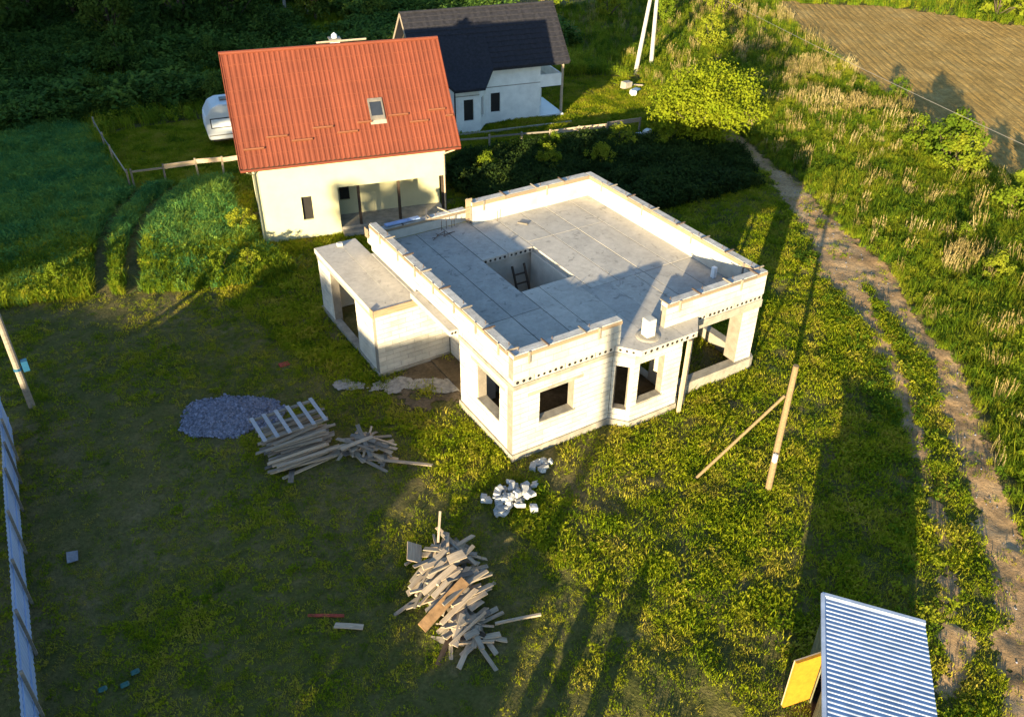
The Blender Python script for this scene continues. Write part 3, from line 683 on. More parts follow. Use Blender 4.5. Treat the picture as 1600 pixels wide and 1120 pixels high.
# roof: courses of tiles, each course one stepped strip
nro = obj('roof', MB(), None, Nv)
nsl = (NR-NE)/(ND/2+NOE); u0n, u1n = NL-.55, NW+NOG
def nrz(v): return NE+(v+NOE)*nsl if v <= ND/2 else NE+(ND-v+NOE)*nsl
t = MB(); q = [(u0n+.03,-NOE+.03,NE-.14),(u1n-.03,-NOE+.03,NE-.14),(u1n-.03,ND/2,NR-.14),(u0n+.03,ND/2,NR-.14),(u1n-.03,ND+NOE-.03,NE-.14),(u0n+.03,ND+NOE-.03,NE-.14)]
t.add([G(*p) for p in q]+[G(p[0],p[1],p[2]+.1) for p in q], [(0,3,2,1),(3,5,4,2),(6,7,8,9),(9,8,10,11),(0,1,7,6),(1,2,8,7),(2,4,10,8),(4,5,11,10),(5,3,9,11),(3,0,6,9)])
nro.data = t.mesh('roof'); nro.data.materials.append(M['iron_black'])
def ncourse(ua, ub, va, vb, za, zb, n_=48):
    mb = MB(); V = []
    for (v, z, l) in ((va, za, .075), (vb, zb, .02)):
        for i in range(n_+1):
            u = ua+(ub-ua)*i/n_; V.append(G(u, v, z+l+.018*math.sin(u*2*math.pi/.36)))
    for i in range(n_+1): V.append(G(ua+(ub-ua)*i/n_, va, za-.02))
    m_ = n_+1; Fc = [(i, i+1, m_+i+1, m_+i) for i in range(n_)]+[(2*m_+i, 2*m_+i+1, i+1, i) for i in range(n_)]
    mb.add(V, Fc); obj('tile_course', mb, 'navy_roof', nro)
NC = 12
for k in range(NC):
    va = -NOE+(ND/2+NOE)*k/NC; vb = -NOE+(ND/2+NOE)*(k+1)/NC; ncourse(u0n, u1n, va, vb, nrz(va), nrz(vb))
    wa, wb = ND-va, ND-vb; ncourse(u1n, u0n, wa, wb, nrz(wa), nrz(wb))
# the roof drawn forward over the bay
t = MB(); by = -1.85
pts = [(-.95,-NOE+.02,NE+.06),(2.95,-NOE+.02,NE+.06),(1.95,by,NE-.78),(-.05,by,NE-.78),(-.95,ND*.2,NE+.06+(ND*.2+NOE)*nsl),(2.95,ND*.2,NE+.06+(ND*.2+NOE)*nsl)]
t.add([G(p[0],p[1],p[2]+.05) for p in pts]+[G(p[0],p[1],p[2]-.12) for p in pts], [(0,3,2,1)[::-1],(0,1,5,4),(6,9,8,7),(6,7,11,10)[::-1],(3,9,8,2),(2,8,7,1),(0,6,9,3)])
bmr = t.mesh('bay_roof'); bm_ = bmesh.new(); bm_.from_mesh(bmr); bmesh.ops.recalc_face_normals(bm_, faces=bm_.faces[:]); bm_.to_mesh(bmr); bm_.free()
obj('bay_roof', bmr, 'navy_roof', nro)
obj('ridge_cap', MB().tube([G(u0n-.02,ND/2,NR+.03), G(u1n+.02,ND/2,NR+.03)], .1, 8), 'navy_roof', nro)
t = MB(); t.tube([G(-.05,-1.8,NE-.9), G(.10,-1.32,NE-1.15), G(.10,-1.32,.2)], .05, 8); obj('downpipe', t, 'iron_black', Nv)
# balcony on the right gable
NB('balcony_floor', (NW+.002,.2,1.95), (NW+1.6,3.6,2.1), 'render_white')
NB('balcony_parapet', (NW+.002,.2,2.1), (NW+1.6,.32,2.75), 'render_white'); NB('balcony_parapet', (NW+1.48,.322,2.1), (NW+1.6,3.6,2.75), 'render_white')
NB('terrace_slab', (NW+.002,-.1,0), (NW+1.7,3.6,.14), 'white_metal')
NB('balcony_post', (NW+1.62,.22,0), (NW+1.76,.36,NE+.1), 'tan_wood')
NB('wall_lamp', (NW+.55,1.1,1.6), (NW+.8,1.2,1.85), 'iron_black'); NB('inner_wall', (NW+.002,1.9,.14), (NW+.9,2.05,1.95), 'render_white')
NB('yard_kerb', (-.8,-1.75,0), (NW+1.6,-1.6,.12), 'plinth')
# roof antenna-free verge
for u in (u0n-.01, u1n+.01):
    t = MB(); t.bar(G(u,-NOE,NE-.03), G(u,ND/2,NR-.03), .03, .18); t.bar(G(u,ND/2,NR-.03), G(u,ND+NOE,NE-.03), .03, .18); obj('verge_trim', t, 'tan_wood' if u < 0 else 'iron_black', nro)

# ------------------------------------------------------------------ caravan
K = Frame(-.75, 33.95, -.15)
cv = thing('caravan', 'white caravan parked behind the red-roofed house', 'caravan', tuple(K(2.2,1,0)))
prof = [(0.10,.55),(0.0,1.0),(.08,1.9),(.45,2.45),(.9,2.62),(4.2,2.62),(4.5,2.3),(4.6,1.2),(4.5,.5)]
t = MB(); n_ = len(prof)
t.add([K(u,0,z) for u, z in prof]+[K(u,2.1,z) for u, z in prof], [tuple(range(n_))[::-1], tuple(range(n_,2*n_))]+[(i,(i+1)%n_,n_+(i+1)%n_,n_+i) for i in range(n_)])
bd = obj('body', bevel(t.mesh('body'), .05, 2), 'white_metal', cv)
t = MB(); t.add([K(.045,.35,1.35),K(.045,1.75,1.35),K(.11,1.75,1.95),K(.11,.35,1.95)]+[K(-.005,.35,1.35),K(-.005,1.75,1.35),K(.06,1.75,1.95),K(.06,.35,1.95)], UNIT.f); obj('end_window', t, 'foam', bd)
t = MB(); K.box(t, (.28,-.025,1.25), (1.5,.012,1.85)); sw_ = obj('side_window', t, 'iron_black', bd)
t = MB(); K.box(t, (.34,-.04,1.31), (1.44,-.027,1.79)); obj('pane', t, 'foam', sw_)
t = MB(); K.box(t, (.12,-.012,.78), (4.4,.01,.84)); obj('trim_strip', t, 'alu', bd)
t = MB(); K.box(t, (1.1,.8,2.6), (1.6,1.3,2.72)); obj('roof_vent', t, 'alu', bd)
for v in (.05,1.87): obj('wheel', MB().tube([K(2.2,v,.33),K(2.2,v+.18,.33)], .33, 16), 'tyre', cv)
t = MB(); K.box(t, (.3,.3,.35), (4.3,1.8,.56)); obj('chassis', t, 'dark', cv)

# ------------------------------------------------------------------ fences of rails and posts
def rail_fence(name, pts, label, hz=1.0, wide=(), mats=('grey_wood','tan_wood')):
    f_ = thing(name, label, 'fence', (*pts[0],0))
    for i, (x, y) in enumerate(pts):
        obj('post', MB().bar((x,y,-.1),(x+random.uniform(-.05,.05),y,hz+.12),.09,.09,(0,1,0)), mats[0], f_)
    for i, (a, b) in enumerate(zip(pts[:-1], pts[1:])):
        obj('rail', MB().bar((*a,hz-random.uniform(0,.12)),(*b,hz-random.uniform(0,.12)),.05,.26 if i in wide else .10), mats[1] if i in wide else mats[0], f_)
rail_fence('rail_fence', [(-6.2,40.2),(-6.25,37.0),(-6.2,34.5),(-6.17,30.17)], 'grey pole fence running away from its corner in the crop field')
rail_fence('rail_fence', [(-5.95,30.1),(-4.3,29.95),(-2.5,29.95),(-1.2,29.5),(-.3,29.3)], 'board fence between the crop and the caravan plot', wide=(1,2,3))
rail_fence('rail_fence', [(12.0,25.95),(13.9,25.35),(15.9,24.75),(17.6,24.25),(19.6,23.9),(21.56,23.58),(23.87,23.25)], 'pale board fence in front of the navy-roofed house', .85, wide=(3,4,5))
# sheet metal fence at the left edge
fs = thing('sheet_fence', 'pale blue corrugated sheet fence with steel posts along the left edge', 'fence', (-14.4,3,0))
FP = [(-14.02,10.4),(-14.10,8.52),(-14.15,7.2),(-14.26,5.84),(-14.38,3.82),(-14.48,1.76),(-14.59,-.11),(-14.69,-2.11),(-14.8,-4.3)]
for (ax, ay), (bx, by) in zip(FP[:-1], FP[1:]):
    d = Vector((bx-ax,by-ay,0)); L = d.length; d.normalize(); nn = Vector((d.y,-d.x,0))*-1; n_ = int(L/.04); V = []
    for zz in (-.02,1.66):
        for i in range(n_+1):
            u = L*i/n_; ph = (u/.2) % 1; off = .045+(.016 if ph > .5 else 0); p = Vector((ax,ay,zz))+d*u-Vector((off,0,0)); V.append(p)
    m_ = n_+1; obj('fence_sheet', MB().add(V, [(i,i+1,m_+i+1,m_+i) for i in range(n_)]), 'fence_sheet', fs)
    for zz in (.5,1.4): obj('rail', MB().bar((ax-.028,ay,zz),(bx-.028,by,zz),.03,.03), 'fence_sheet', fs)
for (x, y) in FP[1:-1]: obj('post', MB().bar((x+.03,y,-.1),(x+.03,y,1.72),.07,.07,(0,1,0)), 'grey_wood', fs)

# ------------------------------------------------------------------ poles and wires
tp = thing('utility_pole', 'wooden utility pole with a diagonal brace on the lawn beside the house', 'pole', (6.32,-5.45,0))
obj('shaft', MB().tube([(6.32,-5.45,-.2),(6.30,-5.43,2.5),(6.30,-5.42,4.85)], [.105,.10,.085], 10), 'pole_wood', tp)
obj('brace', MB().tube([(4.68,-3.78,-.1),(6.22,-5.34,3.75)], [.05,.045], 8), 'pole_wood', tp)
obj('meter_box', MB().box((6.10,-5.62,1.35),(6.19,-5.50,1.65)), 'white_metal', tp)
lp = thing('utility_pole', 'grey wooden pole with a blue box at the left edge of the lawn', 'pole', (-13.31,11.44,0))
obj('shaft', MB().tube([(-13.31,11.44,-.2),(-13.31,11.44,5.9)], [.125,.105], 10), 'grey_wood', lp)
obj('box', MB().box((-13.15,11.28,1.55),(-12.95,11.5,1.95)), 'blue', lp); obj('band', MB().tube([(-13.31,11.44,1.6),(-13.31,11.44,1.7)], .14, 10), 'blue', lp)
ap = thing('utility_pole', 'pair of pale concrete poles leaning together in the meadow', 'pole', (33.3,34.5,0))
obj('shaft', MB().tube([(34.6,35.15,-.2),(34.45,35.1,9.3)], [.17,.12], 10), 'concrete_pole', ap)
obj('strut', MB().tube([(32.0,33.9,-.2),(34.3,35.0,8.6)], [.17,.12], 10), 'concrete_pole', ap)
bp = thing('utility_pole', 'pair of distant pale poles leaning together behind the red roof', 'pole', (15,64,0))
obj('shaft', MB().tube([(14.6,64.4,-.2),(14.9,64.3,9)], [.16,.11], 8), 'concrete_pole', bp)
obj('strut', MB().tube([(16.6,63.4,-.2),(15.1,64.2,8.4)], [.16,.11], 8), 'concrete_pole', bp)
for k, off in enumerate(((0,0,0),(.7,.35,-.25))):
    a = Vector((34.45,35.1,7.4))+Vector(off); b = Vector((26.3,-2.5,5.6))+Vector(off)*1.4
    pts = [a.lerp(b, t_/24)-Vector((0,0,.25*4*(t_/24)*(1-t_/24))) for t_ in range(25)]
    tag(obj('power_line', MB().tube(pts, .008, 5), 'wire'), ['thin overhead wire crossing the meadow, the upper one', 'thin overhead wire crossing the meadow, the lower one'][k], 'wire', 'overhead wires')

# ------------------------------------------------------------------ shed at lower right
S = Frame(2.62, -10.57, math.atan2(-.74,.67))       # u across (to the right), v = towards the far side
def S_(u, v, z): return S(u, -v, z)                 # v grows towards the camera
sh = thing('garden_shed', 'small board shed with a corrugated zinc roof and its yellow door open', 'shed', tuple(S_(1.2,2.1,0)))
SL, SW, SH = 4.3, 2.15, 2.1
def sbox(mb, a, b):
    t_ = MB().box(a, b); mb.add([S_(*p) for p in t_.v], [f[::-1] for f in t_.f]); return mb
k = 0; v = 0
while v < SL-.01:
    v2 = min(SL, v+.16)
    if not (1.35 < v+.05 < 2.1): obj('wall_board', sbox(MB(), (0,v,0), (.03,v2-.008,SH-.02)), 'shed_board', sh)
    else: obj('wall_board', sbox(MB(), (0,v,1.85), (.03,v2-.008,SH-.02)), 'shed_board', sh)
    v = v2
obj('wall', sbox(sbox(MB(), (SW-.05,.02,0), (SW,SL,SH-.33)), (.032,SL-.04,0), (SW-.06,SL,SH-.4)), 'shed_board', sh)
obj('wall', sbox(MB(), (.032,.0,0), (SW-.06,.035,SH-.36)), 'shed_board', sh)
obj('shed_floor', sbox(MB(), (.05,.05,-.05), (SW-.06,SL-.05,.05)), 'dark_wood', sh)
obj('insulation', sbox(MB(), (.10,2.4,.06), (.16,3.6,1.9)), 'yellow', sh); obj('frame_post', sbox(MB(), (.02,2.26,0), (.10,2.34,2.0)), 'tan_wood', sh)
def shz(u): return SH+.05-(u+.12)*.085
sro = obj('roof', sbox(MB(), (-.0,-.0,SH-.02), (.05,SL,SH+.0)), 'tan_wood', sh)
vv = np.linspace(-.14, SL+.14, 5)
for a, b in zip(vv[:-1], vv[1:]):
    n_ = int((b-a)/.016); V = []
    for u in (-.10, SW+.18):
        for i in range(n_+1):
            v = a+(b-a)*i/n_; ph = (v/.13) % 1; h = .016*(1 if .15 < ph < .4 else (0 if .5 < ph or ph < .05 else .5)); V.append(S_(u, v, shz(u)+h))
    m_ = n_+1; obj('roof_sheet', MB().add(V, [(i,m_+i,m_+i+1,i+1) for i in range(n_)]), 'zinc', sro)
t = MB(); t.bar(S_(-.11,-.16,shz(-.1)+.03), S_(-.11,SL+.16,shz(-.1)+.03), .09, .07); obj('edge_flashing', t, 'zinc', sro)
t = MB(); t.bar(S_(-.12,-.155,shz(-.12)+.03), S_(SW+.18,-.155,shz(SW+.18)+.03), .10, .06); obj('edge_flashing', t, 'zinc', sro)
# open door, hinged on the far jamb
dh = S_(-.03,1.35,0); dd = (S_(-1.0,2.05,0)-S_(-.03,1.35,0)); dd.normalize(); dn = Vector((dd.y,-dd.x,0))
def dpt(a, n_, z): return dh+dd*a+dn*n_+Vector((0,0,z))
def dbox(a0, a1, n0, n1, z0, z1): return MB().add([dpt(a0,n0,z0),dpt(a1,n0,z0),dpt(a1,n1,z0),dpt(a0,n1,z0),dpt(a0,n0,z1),dpt(a1,n0,z1),dpt(a1,n1,z1),dpt(a0,n1,z1)], UNIT.f)
dr = obj('door', dbox(0,.76,0,.04,.08,1.8), 'yellow', sh)
for a0, a1, z0, z1 in ((-.0,.05,.08,1.8),(.71,.76,.08,1.8),(.052,.708,1.73,1.8),(.052,.708,.08,.15)): obj('door_frame', dbox(a0,a1,.042,.075,z0,z1), 'tan_wood', dr)
obj('door_board', dbox(-.0,.76,-.03,-.003,.08,1.8), 'yellow', dr); obj('handle', dbox(.64,.68,.08,.12,.95,1.1), 'steel', dr)

# ------------------------------------------------------------------ timber, rubble and gravel heaps
def plank_mesh(name, l, w_, h, m):
    mb = MB(); n_ = 4
    for i in range(n_+1):
        x = -l/2+l*i/n_; bow = .012*math.sin(i/n_*math.pi)
        sk = random.uniform(-.02,.02) if i in (0, n_) else 0
        mb.v += [(x+sk,-w_/2,-h/2+bow),(x-sk,w_/2,-h/2+bow),(x-sk,w_/2,h/2+bow),(x+sk,-w_/2,h/2+bow)]
    for i in range(n_):
        o = i*4; mb.f += [(o,o+4,o+5,o+1),(o+1,o+5,o+6,o+2),(o+2,o+6,o+7,o+3),(o+3,o+7,o+4,o)]
    mb.f += [(0,1,2,3),(n_*4+3,n_*4+2,n_*4+1,n_*4)]
    me = mb.mesh(name); me.materials.append(M[m]); return me
PM = {}
for m in ('grey_wood','tan_wood','dark_wood'):
    PM[m] = [plank_mesh('plank', l, w_, h, m) for l, w_, h in ((1.9,.14,.035),(2.4,.11,.04),(1.3,.17,.03),(.8,.15,.04),(1.6,.07,.06),(.55,.2,.03))]
def plank(mesh, x, y, z, yaw, pitch, roll, label, group, sc=1.0, name='plank'):
    o = bpy.data.objects.new(name, mesh); C.objects.link(o); o.location = (x,y,z)
    o.rotation_euler = (Matrix.Rotation(yaw,3,'Z') @ Matrix.Rotation(pitch,3,'Y') @ Matrix.Rotation(roll,3,'X')).to_euler(); o.scale = (sc,1,1)
    return tag(o, label, 'plank', group)
# stack of old boards under a pallet
ORD = ['first','second','third','fourth','fifth','sixth','seventh','eighth','ninth','tenth','eleventh','twelfth','thirteenth','fourteenth','fifteenth','sixteenth','seventeenth','eighteenth','nineteenth','twentieth','twenty-first','twenty-second']
sx, sy, sa = -5.85, 4.15, -.02
for lay in range(8):
    for j in range(7):
        yy = -.95+j*.30+random.uniform(-.05,.05); xx = random.uniform(-.28,.22); a = sa+random.gauss(0,.09)
        if lay > 4 and j < 2: continue
        me = random.choice(PM['grey_wood'][:2]) if random.random() < .7 else PM['tan_wood'][1]
        plank(me, sx+xx*1+yy*.06, sy+yy, .05+lay*.10+random.uniform(-.012,.012), a, random.uniform(-.012,.012), random.uniform(-.08,.08), '%s board, %s layer of the neat stack, %s from near side' % ('grey' if me.materials[0] == M['grey_wood'] else 'tan', ORD[lay], ORD[j]), 'boards of the neat stack', random.uniform(.78,1.02))
pl = thing('pallet', 'pale grey slatted pallet on top of the neat board stack', 'pallet', (-5.95,4.85,.9))
pa = Vector((math.cos(.02),math.sin(.02),0)); pb = Vector((-pa.y,pa.x,0)); pc = Vector((-5.95,4.75,.92))
for k in (-.62,0,.62): obj('runner', MB().bar(pc+pb*k-pa*1.15, pc+pb*k+pa*1.15, .09,.07), 'foam' if False else 'grey_wood', pl)
for k in range(6): 
    u = -1.05+k*.42; obj('slat', MB().bar(pc+pa*u-pb*.72+Vector((0,0,.05)), pc+pa*u+pb*.72+Vector((0,0,.05)), .13,.025), M['pallet'] if 'pallet' in M else M.setdefault('pallet', wood('pallet_wood', (.24,.25,.27), (.40,.41,.44), .15)), pl)
plank(PM['grey_wood'][2], -6.65, 2.75, .30, 1.25, .42, .1, 'pale board leaning off the near side of the neat stack', 'leaning board', 1.1)
# jumbled heap next to it
def where(u, v):
    # image-wise place inside a heap: the camera looks along (.53,.85)
    f_ = u*.53+v*.85; s_ = u*.85-v*.53
    a = 'far' if f_ > .45 else ('near' if f_ < -.45 else ''); b = 'right' if s_ > .35 else ('left' if s_ < -.35 else '')
    return (a+' '+b).strip()+' side' if a or b else 'middle'
def heap(n_, cx, cy, rx, ry, ht, yaw0, spread, label, group, pal, rot=0.0, seed=1):
    rr = random.Random(seed); ca, sa_ = math.cos(rot), math.sin(rot)
    for i in range(n_):
        t_ = i/n_; rad = math.sqrt(rr.random())*(1.05-.6*t_); th = rr.uniform(0,2*math.pi)
        u, v = rad*rx*math.cos(th), rad*ry*math.sin(th); x = cx+u*ca-v*sa_; y = cy+u*sa_+v*ca
        hz = ht*max(0, 1-rad*rad*.8)*t_+.04+rr.uniform(0,.05)
        m = rr.choices(list(pal), list(pal.values()))[0]; me = rr.choice(PM[m]); yaw = yaw0+rr.gauss(0,spread)
        slope = -.35*rad*math.cos(th-yaw+rot)*(-1)+rr.gauss(0,.08)
        plank(me, x, y, hz, yaw, max(-.25,min(.25,slope)), rr.gauss(0,.25), '%s %s %s %s %s of the %s' % (['long','thin','broad','short','slim','stubby'][PM[m].index(me)], {'grey_wood':'grey','tan_wood':'tan','dark_wood':'dark'}[m], 'plank', 'on top at' if t_ > .75 else ('low in' if t_ < .3 else 'in'), where(x-cx, y-cy), label), group, rr.uniform(.6,.92))
heap(36, -4.05, 2.85, .85, .75, .62, -.9, .85, 'jumbled heap beside the neat stack', 'planks of the jumbled heap', {'grey_wood':.8,'tan_wood':.2}, -.9, 3)
o = plank(PM['tan_wood'][1], -3.3, 1.75, .12, -.62, .06, 0, 'long reddish lath sticking out of the jumbled heap toward the house corner', 'lath of the jumbled heap', .9)
# the big timber pile
heap(78, -4.5, -3.85, .95, 1.6, .78, .2, .35, 'big timber pile', 'planks of the big timber pile', {'grey_wood':.45,'tan_wood':.55}, 0, 5)
heap(26, -3.85, -2.7, .65, .55, .4, .35, .7, 'offcuts behind the timber pile', 'offcuts at the far end of the timber pile', {'grey_wood':.5,'tan_wood':.5}, 0, 6)
heap(44, -4.7, -5.35, .75, .7, .32, .1, .8, 'dark timber end', 'broken boards at the near end of the timber pile', {'grey_wood':.5,'tan_wood':.38,'dark_wood':.12}, 0, 8)
me = plank_mesh('board', 1.8, .30, .03, 'orange_board'); o = plank(me, -5.0, -4.65, .68, .38, -.10, .28, 'wide orange chipboard panel on the near side of the big timber pile', None, 1, 'board'); o['category'] = 'board'
me = plank_mesh('board', .5, .30, .03, 'tan_wood'); o = plank(me, -4.05, -3.6, .98, -.05, 0, .1, 'small pale square board on top of the big timber pile', None, 1, 'board'); o['category'] = 'board'
me = plank_mesh('board', .7, .45, .03, 'tan_wood'); o = plank(me, -4.75, -2.3, .35, 1.1, 0, .5, 'pale panel standing at the far left of the big timber pile', None, 1, 'board'); o['category'] = 'board'
plank(PM['tan_wood'][4], -3.75, -1.95, .55, 1.0, -.45, .1, 'pale batten poking up at the far tip of the big timber pile', None, .6)
plank(PM['tan_wood'][4], -3.35, -5.75, .18, -.30, 0, 0, 'thin pale lath sticking out to the right of the timber pile', None, .8)
plank(PM['dark_wood'][1], -7.7, -2.85, .03, -.55, 0, 0, 'dark red lath lying alone on the shaded lawn', None, .45).data = plank_mesh('plank', 2.2, .09, .03, 'red_cloth')
plank(PM['tan_wood'][2], -7.3, -3.5, .03, -.62, 0, 0, 'short pale lath lying beside the red one on the lawn', None, .6)
# broken white blocks
RB = []
for k in range(6):
    l, w_, h = random.uniform(.24,.42), random.uniform(.2,.28), random.uniform(.16,.24)
    bm = bmesh.new(); bmesh.ops.create_cube(bm, size=1); bmesh.ops.scale(bm, vec=(l,w_,h), verts=bm.verts)
    for v in bm.verts: v.co += Vector((random.uniform(-.02,.02),random.uniform(-.018,.018),random.uniform(-.016,.016)))
    v = random.choice(bm.verts[:]); v.co *= .82
    bmesh.ops.bevel(bm, geom=bm.edges[:], offset=.012, segments=1, affect='EDGES')
    me = bpy.data.meshes.new('broken_block'); bm.to_mesh(me); bm.free(); me.materials.append(M['rubble']); RB.append(me)
def rubble(n_, cx, cy, r, ht, label, group, seed, smin=.8):
    rr = random.Random(seed)
    for i in range(n_):
        t_ = i/n_; rad = math.sqrt(rr.random())*(1.1-.65*t_); th = rr.uniform(0,6.28)
        o = bpy.data.objects.new('broken_block', rr.choice(RB)); C.objects.link(o)
        o.location = (cx+rad*r*math.cos(th), cy+rad*r*.8*math.sin(th), .07+ht*t_*max(0,1-rad*rad)*1.1)
        o.rotation_euler = (rr.gauss(0,.35),rr.gauss(0,.35),rr.uniform(0,6.28)); s_ = rr.uniform(smin,1.1)*.86; o.scale = (s_,s_,s_)
        u_, v_ = o.location.x-cx, o.location.y-cy
        tag(o, '%s broken white block %s %s %s' % ('large' if s_ > .86 else ('small' if s_ < .74 else 'middling'), 'on top at' if t_ > .7 else 'at', where(u_*1.6, v_*1.6), label), 'block', group)
rubble(40, -.95, -1.62, 1.05, .34, 'of the heap by the corner', 'heap of broken white blocks', 11)
rubble(9, .75, -.75, .45, .06, 'at the foot of the front wall', 'broken blocks at the wall foot', 12, .55)

# ------------------------------------------------------------------ scatter (points carrying plants or stones)
def scatter(name, P, protos, m, smin, smax, label, cat, tilt=.12, pick=None, sc=None):
    n_ = len(P); me = bpy.data.meshes.new(name); me.from_pydata(P.tolist(), [], [])
    rot = np.zeros((n_,3), np.float32); rot[:,0] = rng.normal(0,tilt,n_); rot[:,1] = rng.normal(0,tilt,n_); rot[:,2] = rng.uniform(0,6.283,n_)
    s_ = (rng.uniform(smin, smax, n_) if sc is None else sc).astype(np.float32)
    ix = rng.integers(0, len(protos), n_).astype(np.int32) if pick is None else pick.astype(np.int32)
    a = me.attributes.new('rot', 'FLOAT_VECTOR', 'POINT'); a.data.foreach_set('vector', rot.ravel())
    a = me.attributes.new('scl', 'FLOAT', 'POINT'); a.data.foreach_set('value', s_)
    a = me.attributes.new('ix', 'INT', 'POINT'); a.data.foreach_set('value', ix)
    col = bpy.data.collections.new(name+'_kinds')
    for k, pm in enumerate(protos):
        if len(pm.materials) == 0: pm.materials.append(M[m] if isinstance(m, str) else m)
        po = bpy.data.objects.new('%s_kind_%02d' % (name, k), pm); col.objects.link(po)
    o = bpy.data.objects.new(name, me); C.objects.link(o)
    ng = bpy.data.node_groups.new(name, 'GeometryNodeTree'); ng.interface.new_socket('Geometry', in_out='INPUT', socket_type='NodeSocketGeometry'); ng.interface.new_socket('Geometry', in_out='OUTPUT', socket_type='NodeSocketGeometry')
    gi = ng.nodes.new('NodeGroupInput'); go = ng.nodes.new('NodeGroupOutput'); iop = ng.nodes.new('GeometryNodeInstanceOnPoints'); ci = ng.nodes.new('GeometryNodeCollectionInfo')
    ci.inputs[0].default_value = col; ci.inputs[1].default_value = True; ci.inputs[2].default_value = True
    def na(nm, ty):
        q = ng.nodes.new('GeometryNodeInputNamedAttribute'); q.data_type = ty; q.inputs[0].default_value = nm; return q.outputs[0]
    er = ng.nodes.new('FunctionNodeEulerToRotation'); L_ = ng.links.new
    L_(gi.outputs[0], iop.inputs['Points']); L_(ci.outputs[0], iop.inputs['Instance']); iop.inputs['Pick Instance'].default_value = True
    L_(na('ix','INT'), iop.inputs['Instance Index']); L_(na('rot','FLOAT_VECTOR'), er.inputs[0]); L_(er.outputs[0], iop.inputs['Rotation']); L_(na('scl','FLOAT'), iop.inputs['Scale'])
    L_(iop.outputs[0], go.inputs[0])
    md = o.modifiers.new('scatter', 'NODES'); md.node_group = ng
    return stuff(o, label, cat)
def arr_mesh(name, V, Fc):
    me = bpy.data.meshes.new(name); me.from_pydata(V, [], Fc); me.update(); return me
def blades(name, n_, rad, h, wid, lean, seed, seg=2):
    rr = random.Random(seed); V = []; Fc = []
    for i in range(n_):
        a = rr.uniform(0,6.283); r0 = rad*math.sqrt(rr.random()); x, y = r0*math.cos(a), r0*math.sin(a); th = rr.uniform(0,6.283); hh = h*rr.uniform(.55,1.1); le = lean*rr.uniform(.3,1.3)
        dx, dy = math.cos(th), math.sin(th); wx, wy = -dy*wid/2, dx*wid/2; o = len(V)
        for s_ in range(seg):
            t_ = s_/seg; k = 1-.35*t_; c = (x+dx*le*hh*t_*t_, y+dy*le*hh*t_*t_, hh*t_)
            V += [(c[0]-wx*k,c[1]-wy*k,c[2]),(c[0]+wx*k,c[1]+wy*k,c[2])]
        V.append((x+dx*le*hh, y+dy*le*hh, hh*(1-.25*le)))
        for s_ in range(seg-1): Fc.append((o+2*s_,o+2*s_+1,o+2*s_+3,o+2*s_+2))
        Fc.append((o+2*seg-2,o+2*seg-1,o+2*seg))
    return arr_mesh(name, V, Fc)
def herb(name, stems, rad, h, nleaf, leaf, seed, stemw=.02, spread=1.0):
    """a clump of upright stems with leaves"""
    rr = random.Random(seed); V = []; Fc = []
    for s_ in range(stems):
        a = rr.uniform(0,6.283); r0 = rad*math.sqrt(rr.random()); bx, by = r0*math.cos(a), r0*math.sin(a); hh = h*rr.uniform(.6,1.1); lx, ly = rr.gauss(0,.12)*hh, rr.gauss(0,.12)*hh; o = len(V)
        V += [(bx-stemw/2,by,0),(bx+stemw/2,by,0),(bx+lx,by+ly,hh)]; Fc.append((o,o+1,o+2))
        for k in range(nleaf):
            t_ = rr.uniform(.15,1); c = Vector((bx+lx*t_,by+ly*t_,hh*t_)); th = rr.uniform(0,6.283); l = leaf*rr.uniform(.6,1.2)*spread; d = Vector((math.cos(th),math.sin(th),rr.uniform(-.3,.7))).normalized(); e = Vector((-math.sin(th),math.cos(th),rr.uniform(-.4,.4)))*l*.28; o = len(V)
            V += [tuple(c),tuple(c+d*l*.55+e),tuple(c+d*l),tuple(c+d*l*.55-e)]; Fc.append((o,o+1,o+2,o+3))
    return arr_mesh(name, V, Fc)
def reeds(name, n_, rad, h, seed):
    rr = random.Random(seed); V = []; Fc = []
    for i in range(n_):
        a = rr.uniform(0,6.283); r0 = rad*math.sqrt(rr.random()); x, y = r0*math.cos(a), r0*math.sin(a); hh = h*rr.uniform(.6,1.1); lx, ly = rr.gauss(0,.1)*hh, rr.gauss(0,.1)*hh; o = len(V); w_ = .009; th = rr.uniform(0,3.14); cx, cy = math.cos(th)*w_, math.sin(th)*w_
        V += [(x-cx,y-cy,0),(x+cx,y+cy,0),(x+lx+cx*.5,y+ly+cy*.5,hh),(x+lx-cx*.5,y+ly-cy*.5,hh)]; Fc.append((o,o+1,o+2,o+3))
        for k in range(3):
            t_ = .72+.12*k; c = (x+lx*t_,y+ly*t_,hh*t_); th = rr.uniform(0,6.283); q = .022; o = len(V)
            V += [c,(c[0]+math.cos(th)*q+.02,c[1]+math.sin(th)*q,c[2]+.05),(c[0]+lx*.12,c[1]+ly*.12,c[2]+hh*.16)]; Fc.append((o,o+1,o+2))
    return arr_mesh(name, V, Fc)
def rand_pts(n_, x0, x1, y0, y1):
    x = rng.uniform(x0,x1,n_); y = rng.uniform(y0,y1,n_); return x, y
CROP = [(-17,20.6),(-13.2,19.6),(-10.2,18.9),(-6.5,17.2),(-3.5,16.2),(-1.6,16.6),(-2.3,19.7),(-2.2,24),(-1.2,29.0),(-5.9,29.7),(-6.5,31),(-6.5,41.5),(-9,44),(-17,44)]
CT1 = [(-9.6,18.6),(-9.49,19.58),(-9.14,21.87),(-8.24,25.31),(-7.1,27.76),(-5.53,29.8),(-4.04,31.05)]
CT2 = [(-8.4,18),(-8.27,18.86),(-7.92,21.14),(-6.93,24.53),(-5.71,26.95),(-4.24,28.73),(-2.91,29.85)]
